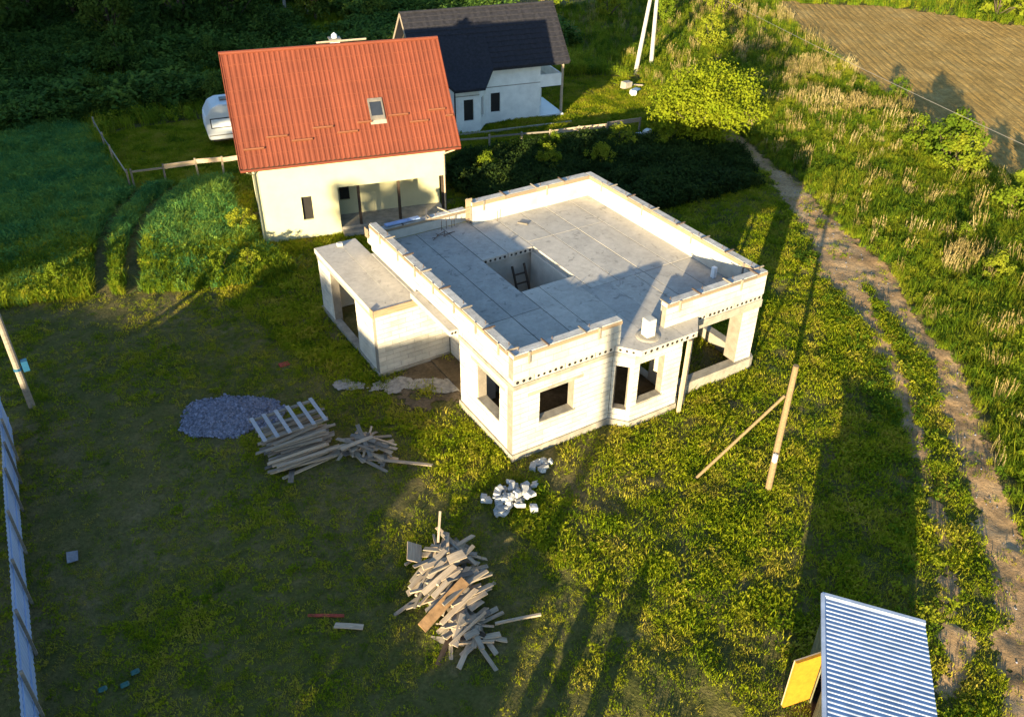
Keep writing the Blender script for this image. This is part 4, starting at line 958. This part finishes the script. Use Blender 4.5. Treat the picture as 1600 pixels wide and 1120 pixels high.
HOUSES = [[(-.1,-.1),(3.95,-.1),(4.4,-.65),(6.6,-.65),(7.1,-.1),(7.1,3.9),(10.95,3.9),(10.95,11.1),(0,11.3),(0,12.7),(-1.9,12.7),(-1.9,6.6),(1.3,6.6),(1.3,3.6),(-.1,3.6)],
          [tuple(F(u,v,0))[:2] for u, v in ((-.1,-.1),(PX0,-.1),(PX0,-.5),(W_+.1,-.1),(W_+.1,D_+.1),(-.1,D_+.1))],
          [tuple(G(u,v,0))[:2] for u, v in ((NL,-.1),(-.6,-.1),(.1,-1.35),(1.8,-1.35),(2.6,-.1),(NW+1.7,-.1),(NW+1.7,ND),(NL,ND))],
          [tuple(S_(u,v,0))[:2] for u, v in ((0,0),(SW,0),(SW,SL),(0,SL))]]
def free(x, y):
    ok = np.ones(x.shape, bool)
    for h_ in HOUSES: ok &= ~inside(x, y, h_)
    ok &= np.hypot((x+7.35)/1.55, (y-7.2)/1.35) > 1
    ok &= ~inside(x, y, FIELD)
    ok &= ~((np.hypot((x+.3)/1.7, (y-5.3)/1.7) < 1) & (fbm(x,y,1.2) < .62))
    return ok
# which side of the track: tall weeds grow to its right
def right_of_track(x, y):
    pts = sorted(RTRACK, key=lambda p: p[1]); ys = np.array([p[1] for p in pts]); xs = np.array([p[0] for p in pts]); return x-np.interp(y, ys, xs, left=2, right=31)
# lawn
x, y = rand_pts(150000, -17, 30, -18, 31)
ok = free(x, y) & ~inside(x, y, CROP) & ~track_mask(x, y) & (right_of_track(x, y) < .3) & (rng.random(len(x)) < np.clip(1.45-1.5*fbm(x, y, .55), .12, 1))
bare = np.clip((fbm(x+30, y+10, .28)-.5)*4+np.where(x+.4*y < -1, .30*(fbm(x, y+90, .7) > .47), 0), 0, 1); ok &= rng.random(len(x)) > bare*.8
x, y = x[ok], y[ok]; 
lawn_sc = .35+.75*fbm(x+7, y+3, .6)+.75*np.clip(fbm(x+70, y+33, 1.4)-.35,0,1)*1.2+rng.uniform(-.15,.35,len(x)); lawn_sc *= np.where(x+y*.2 > -2, 1.45, .85)
LG = [blades('lawn_tuft', 22, .19, .11, .017, .9, 20+k) for k in range(4)]+[herb('lawn_herb', 6, .15, .09, 6, .06, 40+k, .01) for k in range(3)]
isd = (fbm(x+60, y+20, .42)+.35*(fbm(x, y+70, 1.6)-.5)+rng.normal(0,.05,len(x))+np.where(x+.6*y < 2, .075, 0)) > .59
lp = np.stack([x,y,gz(x,y)],1)
scatter('lawn_grass', lp[~isd], LG, 'lawn', .6, 1.3, 'patchy short grass covering the building plot', 'grass', .1, sc=lawn_sc[~isd])
scatter('dry_lawn_grass', lp[isd], LG[:4], 'dry_lawn', .6, 1.3, 'dry tan grass in patches of the lawn', 'grass', .25, sc=lawn_sc[isd]*.7)
# weeds to the right of the track, behind the house and on the median
x, y = rand_pts(105000, 0, 64, -20, 56); rt = right_of_track(x, y)
fld = seg_dist(x, y, FEDGE)
ok = free(x, y) & ~track_mask(x, y) & (rt > .25) & (np.abs(rt) < 40)
ok &= rng.random(len(x)) < np.clip(1.5-np.hypot(x-10,y+10)/52, .25, 1)
x, y, rt = x[ok], y[ok], rt[ok]
dry = fbm(x+11, y+5, .16)+.25*(fbm(x, y, .7)-.5)
isdry = ((dry > .64) & (rng.random(len(x)) < .32)) | (rng.random(len(x)) < .025)
hgt = .45+.85*fbm(x+3, y+40, .22)+rng.uniform(-.15,.25,len(x)); hgt *= np.clip(.35+rt/3.0, .35, 1)
WG = [herb('weed_clump', 8, .26, .55, 11, .12, 60+k) for k in range(3)]+[blades('tall_grass', 24, .26, .72, .020, .6, 70+k, 2) for k in range(5)]
p = np.stack([x,y,gz(x,y)],1)
scatter('meadow_weeds', p[~isdry], WG, 'weed', .6, 1.3, 'tall green weeds and grass beside the dirt track', 'weeds', .13, sc=hgt[~isdry])
RG = [reeds('reed_clump', 14, .32, 1.0, 80+k) for k in range(4)]
scatter('dry_reeds', p[isdry], RG, 'reed', .8, 1.3, 'patches of dry tan reeds in the meadow', 'reeds', .13, sc=hgt[isdry]*1.0)
# low plants on the median between the wheel tracks, leafier than the lawn
x, y = rand_pts(60000, 0, 30, -18, 24); dr_, dl_ = seg_dist(x,y,RTRACK), seg_dist(x,y,LTRACK); rt = right_of_track(x, y)
ok = free(x,y) & ~track_mask(x,y) & (rt < .2) & (dr_ < 3.2) & (rng.random(len(x)) < .30*(fbm(x+2,y+8,.6) > .5)); x, y = x[ok], y[ok]
scatter('track_plants', np.stack([x,y,gz(x,y)],1), [herb('track_plant', 6, .18, .2, 8, .085, 90+k) for k in range(4)], 'weed', .4, 1.3, 'low leafy plants between and beside the wheel tracks', 'plants', .15)
# crop
x, y = rand_pts(60000, -17, 0, 15, 45)
ok = inside(x, y, CROP) & free(x, y) & (seg_dist(x,y,CT1)+.25*(fbm(x,y,1.5)-.5) > .46) & (seg_dist(x,y,CT2)+.25*(fbm(x,y,1.5)-.5) > .48)
x, y = x[ok], y[ok]; wild = (y-16)*.6+(x+3.5)*.25 < 2.2+5*(fbm(x,y,.4)-.5)*2+rng.normal(0,1.3,len(x))
CG = [blades('crop_clump', 26, .26, .58, .024, .9, 110+k) for k in range(4)]+[herb('crop_leafy', 9, .24, .5, 9, .10, 115+k) for k in range(2)]
p = np.stack([x,y,gz(x,y)],1)
scatter('crop_plants', p[~wild], CG, 'crop', .75, 1.15, 'dense green crop with two wheel ruts through it', 'crop', .25, sc=(.45+.75*fbm(x+9,y,.9)+rng.uniform(-.15,.3,len(x)))[~wild])
scatter('crop_margin_weeds', p[wild], WG, 'weed', .5, 1.05, 'leafy weeds along the margin of the crop', 'weeds', .15)
YARD = [(9,27.5),(12.2,26.2),(18,24.6),(24,23.7),(30,26),(33,31),(29,35),(21,37),(9,31)]
# rough growth behind the houses
x, y = rand_pts(60000, -22, 62, 20, 105); rt = right_of_track(x, y)
ok = free(x,y) & ~inside(x,y,CROP) & (rt < .2) & ~((x > -6) & (x < 2) & (y > 30) & (y < 40)) & ((y > 30) | (x > 9)) & ~inside(x,y,YARD) & (rng.random(len(x)) < .62)
x, y = x[ok], y[ok]; sc_ = .4+.9*fbm(x, y, .2)+rng.uniform(-.1,.3,len(x))
scatter('rough_growth', np.stack([x,y,gz(x,y)],1), WG, 'weed', .7, 1.6, 'rough overgrown weeds behind the houses', 'weeds', .15, sc=sc_*np.where((y < 26) & (x < 27), .6, 1.35))
x, y = rand_pts(9000, -6.2, 3, 30, 40); ok = free(x,y); x, y = x[ok], y[ok]
scatter('mown_grass', np.stack([x,y,gz(x,y)],1), LG, 'lawn', .8, 1.4, 'mown grass around the caravan', 'grass', .1)
x, y = rand_pts(14000, 9, 33, 23, 37); ok = free(x,y) & inside(x,y,YARD); x, y = x[ok], y[ok]
scatter('yard_grass', np.stack([x,y,gz(x,y)],1), LG, 'lawn', .8, 1.5, 'low grass in the yard of the navy-roofed house', 'grass', .1)
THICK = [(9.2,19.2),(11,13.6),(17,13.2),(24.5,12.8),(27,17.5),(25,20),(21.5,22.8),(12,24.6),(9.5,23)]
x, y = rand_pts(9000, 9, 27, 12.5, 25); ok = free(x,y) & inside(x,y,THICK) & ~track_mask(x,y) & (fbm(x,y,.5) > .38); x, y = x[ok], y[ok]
scatter('shade_toned_thicket', np.stack([x,y,gz(x,y)],1), [herb('shade_weed_clump', 9, .3, .75, 12, .15, 160+k) for k in range(4)], M['leaf_shade'], .6, 1.5, 'rank weeds behind the block house, leaf colour darkened for the shade there', 'weeds', .15, sc=.5+1.1*fbm(x+4,y+9,.5))
x, y = rand_pts(15000, -24, 36, 43, 92); ok = free(x,y) & (fbm(x+3,y+6,.22) > .40) & (x < 34-(y-43)*.05); x, y = x[ok], y[ok]
scatter('background_thicket', np.stack([x,y,gz(x,y)],1), [herb('thicket_clump', 12, .5, 1.0, 14, .26, 180+k, .03) for k in range(4)], M['leaf_mid'], .7, 1.8, 'dark tangled thicket behind the houses', 'thicket', .2, sc=.5+1.7*fbm(x+8,y+2,.3))
# the far strip beyond the field
x, y = rand_pts(26000, 56, 150, 0, 110); ok = ~inside(x,y,FIELD) & (seg_dist(x,y,FTOP) < 60) & (x+y*.7 > 82); x, y = x[ok], y[ok]
scatter('far_meadow', np.stack([x,y,0*x-.01],1), WG, 'weed', .9, 1.6, 'sunlit grass strip beyond the ploughed field', 'grass', .15)
# gravel heap
def gravel_z(x, y):
    r_ = np.hypot(((x+7.35)*.90-(y-7.2)*.44)/1.6, ((x+7.35)*.44+(y-7.2)*.90)/1.15); return r_
gm = grid_mesh('gravel_heap', -9.6, -5.2, 70, 5.2, 9.3, 60, lambda x, y: np.maximum(-.02, .30*np.clip(1-gravel_z(x,y)**1.6,0,1)+.10*(fbm(x,y,2.2)-.5)*np.clip(1.3-gravel_z(x,y),0,1)), lambda x, y: gravel_z(x,y)+(fbm(x,y,1.2)-.5)*.7 < 1.08)
gh = obj('gravel_heap', gm, 'gravel'); tag(gh, 'low heap of bluish grey gravel on the lawn left of the boards', 'gravel heap'); gh['kind'] = 'stuff'
x, y = rand_pts(5200, -9.6, -5.2, 5.2, 9.3); g0 = gravel_z(x,y); ok = g0+(fbm(x,y,1.2)-.5)*.7 < 1.12; x, y, g0 = x[ok], y[ok], g0[ok]
z = np.maximum(0, .30*np.clip(1-g0**1.6,0,1)+.10*(fbm(x,y,2.2)-.5)*np.clip(1.3-g0,0,1))+.01
stones = []
for k in range(4):
    bm = bmesh.new(); bmesh.ops.create_icosphere(bm, subdivisions=1, radius=.045)
    for v in bm.verts: v.co *= random.uniform(.65,1.3); v.co.z *= .75
    me = bpy.data.meshes.new('stone'); bm.to_mesh(me); bm.free(); stones.append(me)
scatter('gravel_stones', np.stack([x,y,z],1), stones, 'stone', .5, 1.3, 'loose grey stones covering the gravel heap', 'gravel', .5)
# stones and crumbs on the track
x, y = rand_pts(26000, 0, 31, -18, 26); ok = track_mask(x,y) & (fbm(x+5,y+5,1.3) > .51) & (rng.random(len(x)) < .6); x, y = x[ok], y[ok]
scatter('track_grass', np.stack([x,y,gz(x,y)+.015],1), LG, 'lawn', .35, .95, 'thin tufts of grass growing in the dirt track', 'grass', .15)
x, y = rand_pts(9000, 0, 31, -18, 26); ok = track_mask(x,y) & (rng.random(len(x)) < .5); x, y = x[ok], y[ok]
scatter('track_stones', np.stack([x,y,gz(x,y)+.02],1), stones, M.setdefault('tstone', simple('track_stone', (.13,.095,.07), .95, .2, 6, .3, 40, objvar=.5)), .2, .8, 'small stones strewn over the dirt track', 'stones', .5)

# ------------------------------------------------------------------ trees and bushes
def tree_parts(seed, h, cr, cz0, clumps, leaves, leaf, trunk_r, m, limbs=7, shrub=False, squash=1.0, lumpy=.28):
    rr = random.Random(seed); tb = MB()
    cc = Vector((0,0,(cz0+h)/2)); rz = (h-cz0)/2; cents = []
    for i in range(clumps):
        while True:
            q = Vector((rr.uniform(-1,1),rr.uniform(-1,1),rr.uniform(-1,1)))
            if .25 < q.length < 1: break
        q *= 1/(q.length**.45); lump = 1+lumpy*math.sin(3*math.atan2(q.y,q.x)+seed)+.12*rr.gauss(0,1)
        cents.append(Vector((q.x*cr*lump, q.y*cr*lump*squash, cc.z+q.z*rz*(1+.1*rr.gauss(0,1)))))
    if shrub:
        for i in range(limbs):
            c = rr.choice(cents); b = Vector((rr.gauss(0,.1),rr.gauss(0,.1),0)); tb.tube([b, b.lerp(c,.5)+Vector((0,0,.1)), c], [trunk_r,trunk_r*.6,trunk_r*.2], 5)
    else:
        top = Vector((rr.gauss(0,.15),rr.gauss(0,.15),cc.z+rz*.4)); tb.tube([(0,0,-.2),(0,0,cz0*.6),top.lerp(Vector((0,0,cz0)),.5),top], [trunk_r*1.25,trunk_r,trunk_r*.7,trunk_r*.3], 8)
        for i in range(limbs):
            c = rr.choice(cents); b = Vector((0,0,cz0*rr.uniform(.7,1.3))); tb.tube([b, b.lerp(c,.5)+Vector((0,0,.15)), c], [trunk_r*.5,trunk_r*.3,trunk_r*.1], 5)
    V = []; Fc = []
    for c in cents:
        cs = rr.uniform(.6,1.25)*cr*.34
        for k in range(leaves):
            q = Vector((rr.gauss(0,1),rr.gauss(0,1),rr.gauss(0,.8))); q = q/max(q.length,.01)*cs*rr.random()**.4; p_ = c+q
            nn = (q.normalized()+Vector((rr.gauss(0,.6),rr.gauss(0,.6),rr.gauss(.35,.6)))).normalized(); e = nn.orthogonal().normalized(); e.rotate(Matrix.Rotation(rr.uniform(0,6.28),3,nn)); g_ = nn.cross(e); l = leaf*rr.uniform(.6,1.3); o = len(V)
            V += [tuple(p_-e*l*.5),tuple(p_+g_*l*.32),tuple(p_+e*l*.5),tuple(p_-g_*l*.32)]; Fc.append((o,o+1,o+2,o+3))
    tm = tb.mesh('trunk', True); tm.materials.append(M['bark']); cm_ = arr_mesh('crown', V, Fc); cm_.materials.append(M[m]); return tm, cm_
def tree(name, parts, x, y, sc, rz, label, cat, group=None, szz=1.0):
    r_ = bpy.data.objects.new(name, None); C.objects.link(r_); r_.location = (x,y,float(gz(np.array([x]),np.array([y]))[0])); r_.rotation_euler = (0,0,rz); r_.scale = (sc,sc,sc*szz); r_.empty_display_size = .5
    for nm, me in (('trunk',parts[0]),('crown',parts[1])):
        o = bpy.data.objects.new(nm, me); C.objects.link(o); o.parent = r_
    return tag(r_, label, cat, group)
lin = tree_parts(301, 4.5, 2.75, .3, 120, 150, .17, .16, 'leaf_linden', 11, lumpy=.3)
tree('lone_tree', lin, 26.3, 20.3, 1.0, .4, 'round sunlit yellow-green tree standing where the track passes the fence', 'tree')
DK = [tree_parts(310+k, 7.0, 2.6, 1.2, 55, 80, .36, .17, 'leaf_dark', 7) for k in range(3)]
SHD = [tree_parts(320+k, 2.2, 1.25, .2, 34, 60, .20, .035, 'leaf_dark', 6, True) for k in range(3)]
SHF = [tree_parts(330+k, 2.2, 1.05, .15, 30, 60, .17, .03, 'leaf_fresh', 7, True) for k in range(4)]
bgt = [(4.5,60.5,1.15,'broad dark tree at the top behind the red roof, left of its ridge'),(-6.8,69,1.1,'dark tree at the far top left corner'),(-2.6,70.5,1.0,'dark tree second from the top left corner'),(10.6,67,1.0,'dark tree at the top, just left of the distant poles'),(.5,72,1.1,'dark tree at the top edge between the left corner and the broad tree'),
       (19.5,70,1.0,'tall dark tree at the top edge above the red roof ridge'),(24.5,66,.9,'dark tree at the top edge left of the navy roof'),(8,76,1.2,'tall dark tree at the top edge behind the broad tree'),(29,68,.95,'dark tree at the top edge above the left of the navy roof'),(35,68,.95,'tree at the top edge above the right end of the navy roof'),(14.5,73,1.05,'dark tree at the top edge behind the distant poles'),
       (-10.5,62,.95,'dark tree at the left edge below the top left corner'),(-1.0,62.5,.85,'dark tree left of the broad tree, nearer than the top edge'),(9.0,61,.8,'dark tree right of the broad tree, above the left roof corner'),(16.5,61.5,.75,'dark tree right of the distant poles, above the red ridge')]
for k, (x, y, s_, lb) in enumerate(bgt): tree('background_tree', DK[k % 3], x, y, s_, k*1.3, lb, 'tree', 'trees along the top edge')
bgs = [(-2.0,52.5,1.5,'rounded dark bush in the dark rough ground left of the red roof'),(4.2,51.5,1.1,'dark bush beside the upper left corner of the red roof'),(-7.5,51.5,1.2,'dark bush in the rough ground at the far left'),(-5.2,45,.95,'low dark bush at the far end of the pole fence'),(-1.5,43.2,.8,'low dark bush behind the mown caravan plot'),(2.4,42.5,.9,'dark bush behind the caravan'),
       (-9.5,56,1.3,'dark bush at the left edge below the top left trees'),(1.5,57,1.1,'dark bush between the rounded bush and the broad tree'),(11,56,1.2,'dark bush above the left part of the red roof ridge'),(7.5,57.5,1.1,'dark bush above the red roof ridge near the chimney'),(21,58,1.2,'dark bush above the right part of the red roof ridge')]
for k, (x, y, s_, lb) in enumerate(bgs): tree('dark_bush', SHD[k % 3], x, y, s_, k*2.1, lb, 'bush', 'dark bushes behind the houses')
fr_ = [(41.5,50,1.5,'sunlit bush right behind the navy roof'),(38.5,55,1.7,'sunlit bush at the top edge behind the navy roof'),(44.6,45.5,1.3,'sunlit bush right of the concrete poles'),(42.0,36.5,1.2,'green bush between the concrete poles and the round tree'),(51.5,45,1.3,'bush at the top edge left of the field corner'),
       (36.4,9.6,1.45,'bright green sapling bush at the field edge, upper of the pair'),(35.6,8.2,1.1,'bright green sapling bush at the field edge, lower of the pair'),(37.2,12.2,.9,'small bright bush farther up the field edge'),(33.2,2.7,1.15,'bright bush cut by the right edge of the picture'),(27.5,2.5,.5,'bright bush among the weeds right of the bend in the track'),(25.6,-.6,.6,'bright bush among the dry weeds near the right edge'),(44.5,19.5,.7,'small bush at the middle of the field edge'),
       (16.2,22.9,.4,'low bush catching sun in front of the board fence'),(17.2,23.2,.55,'small leafy bush under the board fence by the navy-roofed house'),(11.9,22.2,.6,'shaded bush between the red-roofed house and the fence'),(20.5,21.0,.8,'shaded bush in front of the fence left of the round tree'),(23.5,20.0,.75,'shaded bush at the left foot of the round tree'),(18,19.5,.7,'shaded bush behind the rear corner of the block house'),(15.2,20.6,.7,'shaded bush behind the middle of the block house'),
       (-3.4,17.7,.45,'bright leafy bush by the left corner of the red-roofed house'),(-4.6,17.9,.5,'bright leafy bush at the crop margin, second from the red-roofed house'),(-11.2,20.4,.5,'bright leafy bush at the crop margin near the left edge'),(74.5,31.5,2.6,'large loose bush on the strip beyond the field'),(-2.7,21.6,.6,'leafy bush against the left wall of the red-roofed house')]
for k, (x, y, s_, lb) in enumerate(fr_): tree('leafy_bush', SHF[k % 4], x, y, s_, k*1.7, lb, 'bush')

# ------------------------------------------------------------------ small litter
o = obj('red_rag', bevel(MB().box((-4.85,9.2,.0),(-4.45,9.5,.06)).mesh('red_rag'), .025), 'red_cloth'); tag(o, 'small red rag on the lawn left of the garage', 'rag')
o = obj('paper_scrap', MB().add([(-13.4,2.75,.04),(-13.1,2.7,.06),(-13.05,3.15,.03),(-13.35,3.2,.07)], [(0,1,2,3)]), 'paper'); tag(o, 'pale paper scrap on the dark lawn beside the sheet fence', 'litter')
for k, (x, y) in enumerate(((-13.4,-2.2),(-12.9,-2.35),(-12.6,-2.1))):
    o = obj('plastic_scrap', bevel(MB().box((x,y,0),(x+.22,y+.16,.07)).mesh('plastic_scrap'), .03), 'teal'); tag(o, 'teal plastic scrap in the dark lower left corner', 'litter', 'teal plastic scraps')
dbs = [((29.3,30.4),(1.0,.5,.12),.5,'white_metal','white sheet in the junk pile right of the navy-roofed house'),((28.4,29.6),(.5,.4,.35),1.2,'foam','white bucket-sized block in the junk pile right of the navy-roofed house'),((29.9,31.5),(1.6,.25,.1),2.2,'grey_wood','grey board in the junk pile right of the navy-roofed house'),((29.0,31.2),(.8,.5,.5),.2,'plinth','grey crate in the junk pile right of the navy-roofed house'),((24.0,22.6),(.6,.4,.35),.5,'foam','white sack beside the end of the board fence'),((23.3,22.4),(.5,.4,.3),1.5,'foam','white sack before the last post of the board fence')]
for (x, y), s_, a, m, lb in dbs:
    me = bevel(MB().box((-s_[0]/2,-s_[1]/2,0),(s_[0]/2,s_[1]/2,s_[2])).mesh('junk'), .04); o = obj('junk_piece', me, m); o.location = (x,y,0); o.rotation_euler = (.05,.08,a); tag(o, lb, 'junk')

# ------------------------------------------------------------------ neighbours behind and left of the viewpoint (they shade the plot)
dS = Vector((math.cos(SUN_AZ),math.sin(SUN_AZ),0)); nS = Vector((-dS.y,dS.x,0))
def at(n_, s_): p = dS*s_+nS*n_; return p
def shade_house(n0, n1, s_, hw, hr, label):
    o_ = at((n0+n1)/2, s_); t_ = thing('neighbour_house', label, 'house', tuple(o_)); L = n1-n0; dpt_ = 8
    def q(u, v, z): return tuple(o_+nS*u+dS*v+Vector((0,0,z)))
    mb = MB(); t2 = MB().box((-L/2+.3,-dpt_/2,0),(L/2-.3,dpt_/2,hw)); mb.add([q(*p) for p in t2.v], t2.f); wl_ = obj('wall', mb, 'render_white', t_)
    mb = MB(); P_ = [(-L/2,-dpt_/2-.4,hw-.1),(L/2,-dpt_/2-.4,hw-.1),(L/2,0,hr),(-L/2,0,hr),(L/2,dpt_/2+.4,hw-.1),(-L/2,dpt_/2+.4,hw-.1)]
    mb.add([q(*p) for p in P_], [(0,1,2,3),(3,2,4,5),(0,3,5),(1,4,2),(0,5,4,1)]); obj('roof', mb, 'red_roof', t_)
    for k in range(4):
        u = -L/2+1.6+k*(L-3.4)/3
        for z0 in (1.0, hw-2.0):
            if z0 < 1.5 and hw < 4.2 and z0 != 1.0: continue
            mb = MB(); t2 = MB().box((u,dpt_/2-.02,z0),(u+.9,dpt_/2+.03,z0+1.3)); mb.add([q(*p) for p in t2.v], t2.f); obj('window', mb, 'dark', wl_)
shade_house(3.4, 15.2, -45, 5.4, 8.75, 'large neighbouring house behind the viewpoint, outside the picture')
shade_house(15.8, 24.4, -45, 4.2, 7.35, 'smaller neighbouring house behind the viewpoint, outside the picture')
GT = [tree_parts(410+k, 8.0, 1.5, 1.2, 60, 60, .45, .16, 'leaf_dark', 6) for k in range(2)]
BT = [tree_parts(400+k, 8.0, 3.0, 1.4, 70, 60, .55, .2, 'leaf_dark', 6) for k in range(2)]
for k, (n_, s_, sc) in enumerate(((12.9,-43,1.36),(10.9,-46,1.24),(3.0,-43,.82),(2.35,-45,.80),(1.6,-43,.75),(.4,-43,.73),(-.6,-45,.71),(-1.7,-43,.80),(-2.6,-43,.76),(-3.7,-43,.68))):
    p = at(n_, s_); tree('garden_tree', GT[k % 2], p.x, p.y, sc, k, 'garden tree by the houses outside the picture, '+ORD[k]+' in its row', 'tree', 'garden trees behind the viewpoint')
rr = random.Random(5)
for k in range(22):
    n_ = 31+k*2.45; s_ = -38+k*1.35+rr.uniform(-3,3); p = at(n_, s_)
    if p.x > -22: p.x = -22-rr.random()*4
    tree('wood_edge_tree', BT[k % 2], p.x, p.y, 1.75+rr.uniform(-.15,.25), k*1.1, 'tall tree of the wood edge outside the picture, number %s from the houses' % ORD[k], 'tree', 'wood edge trees outside the picture')
pp = at(-2.35, -24); po = thing('utility_pole', 'tall pole behind the viewpoint, outside the picture', 'pole', tuple(pp)); obj('shaft', MB().tube([pp-Vector((0,0,.2)), pp+Vector((0,0,8.3))], [.22,.18], 10), 'grey_wood', po)

def person(x, y, h, face, label):
    k = h/1.75; V = [(0,0,.95),(0,0,1.12),(0,0,1.32),(0,0,1.46),(0,.01,1.53),(0,.02,1.62),(0,.01,1.72)]; rad = [.19,.19,.20,.14,.06,.105,.075]; E_ = [(0,1),(1,2),(2,3),(3,4),(4,5),(5,6)]
    for sx_ in (-1,1):
        o = len(V); V += [(sx_*.10,0,.88),(sx_*.13,.02,.48),(sx_*.15,-.01,.09),(sx_*.17,.12,.04)]; rad += [.13,.10,.075,.05]; E_ += [(0,o),(o,o+1),(o+1,o+2),(o+2,o+3)]
        o = len(V); V += [(sx_*.19,0,1.40),(sx_*.24,-.01,1.14),(sx_*.20,.20,1.08),(sx_*.13,.30,1.10)]; rad += [.08,.07,.055,.035]; E_ += [(3,o),(o,o+1),(o+1,o+2),(o+2,o+3)]
    me = bpy.data.meshes.new('person'); me.from_pydata([(a*k,b*k,c*k) for a, b, c in V], E_, []); o = bpy.data.objects.new('person', me); C.objects.link(o); me.materials.append(M['iron_black'])
    o.modifiers.new('skin', 'SKIN'); me.skin_vertices.new() if len(me.skin_vertices) == 0 else None
    for i, q in enumerate(me.skin_vertices[0].data): q.radius = (rad[i]*k, rad[i]*k); q.use_root = i == 0
    sb_ = o.modifiers.new('smooth', 'SUBSURF'); sb_.levels = 1; sb_.render_levels = 2
    o.location = (x,y,0); o.rotation_euler = (0,0,face); return tag(o, label, 'person')
for k, (hx, hy, h) in enumerate(((2.13,-5.07,1.80),(.50,-4.95,1.68),(-2.07,-6.19,1.2))):
    l = h/math.tan(SUN_EL); person(hx-dS.x*l, hy-dS.y*l, h, SUN_AZ-1.57, ['person in dark clothes standing outside the lower edge, tallest of three', 'person in dark clothes standing outside the lower edge, middle of three', 'small person in dark clothes standing outside the lower edge'][k])
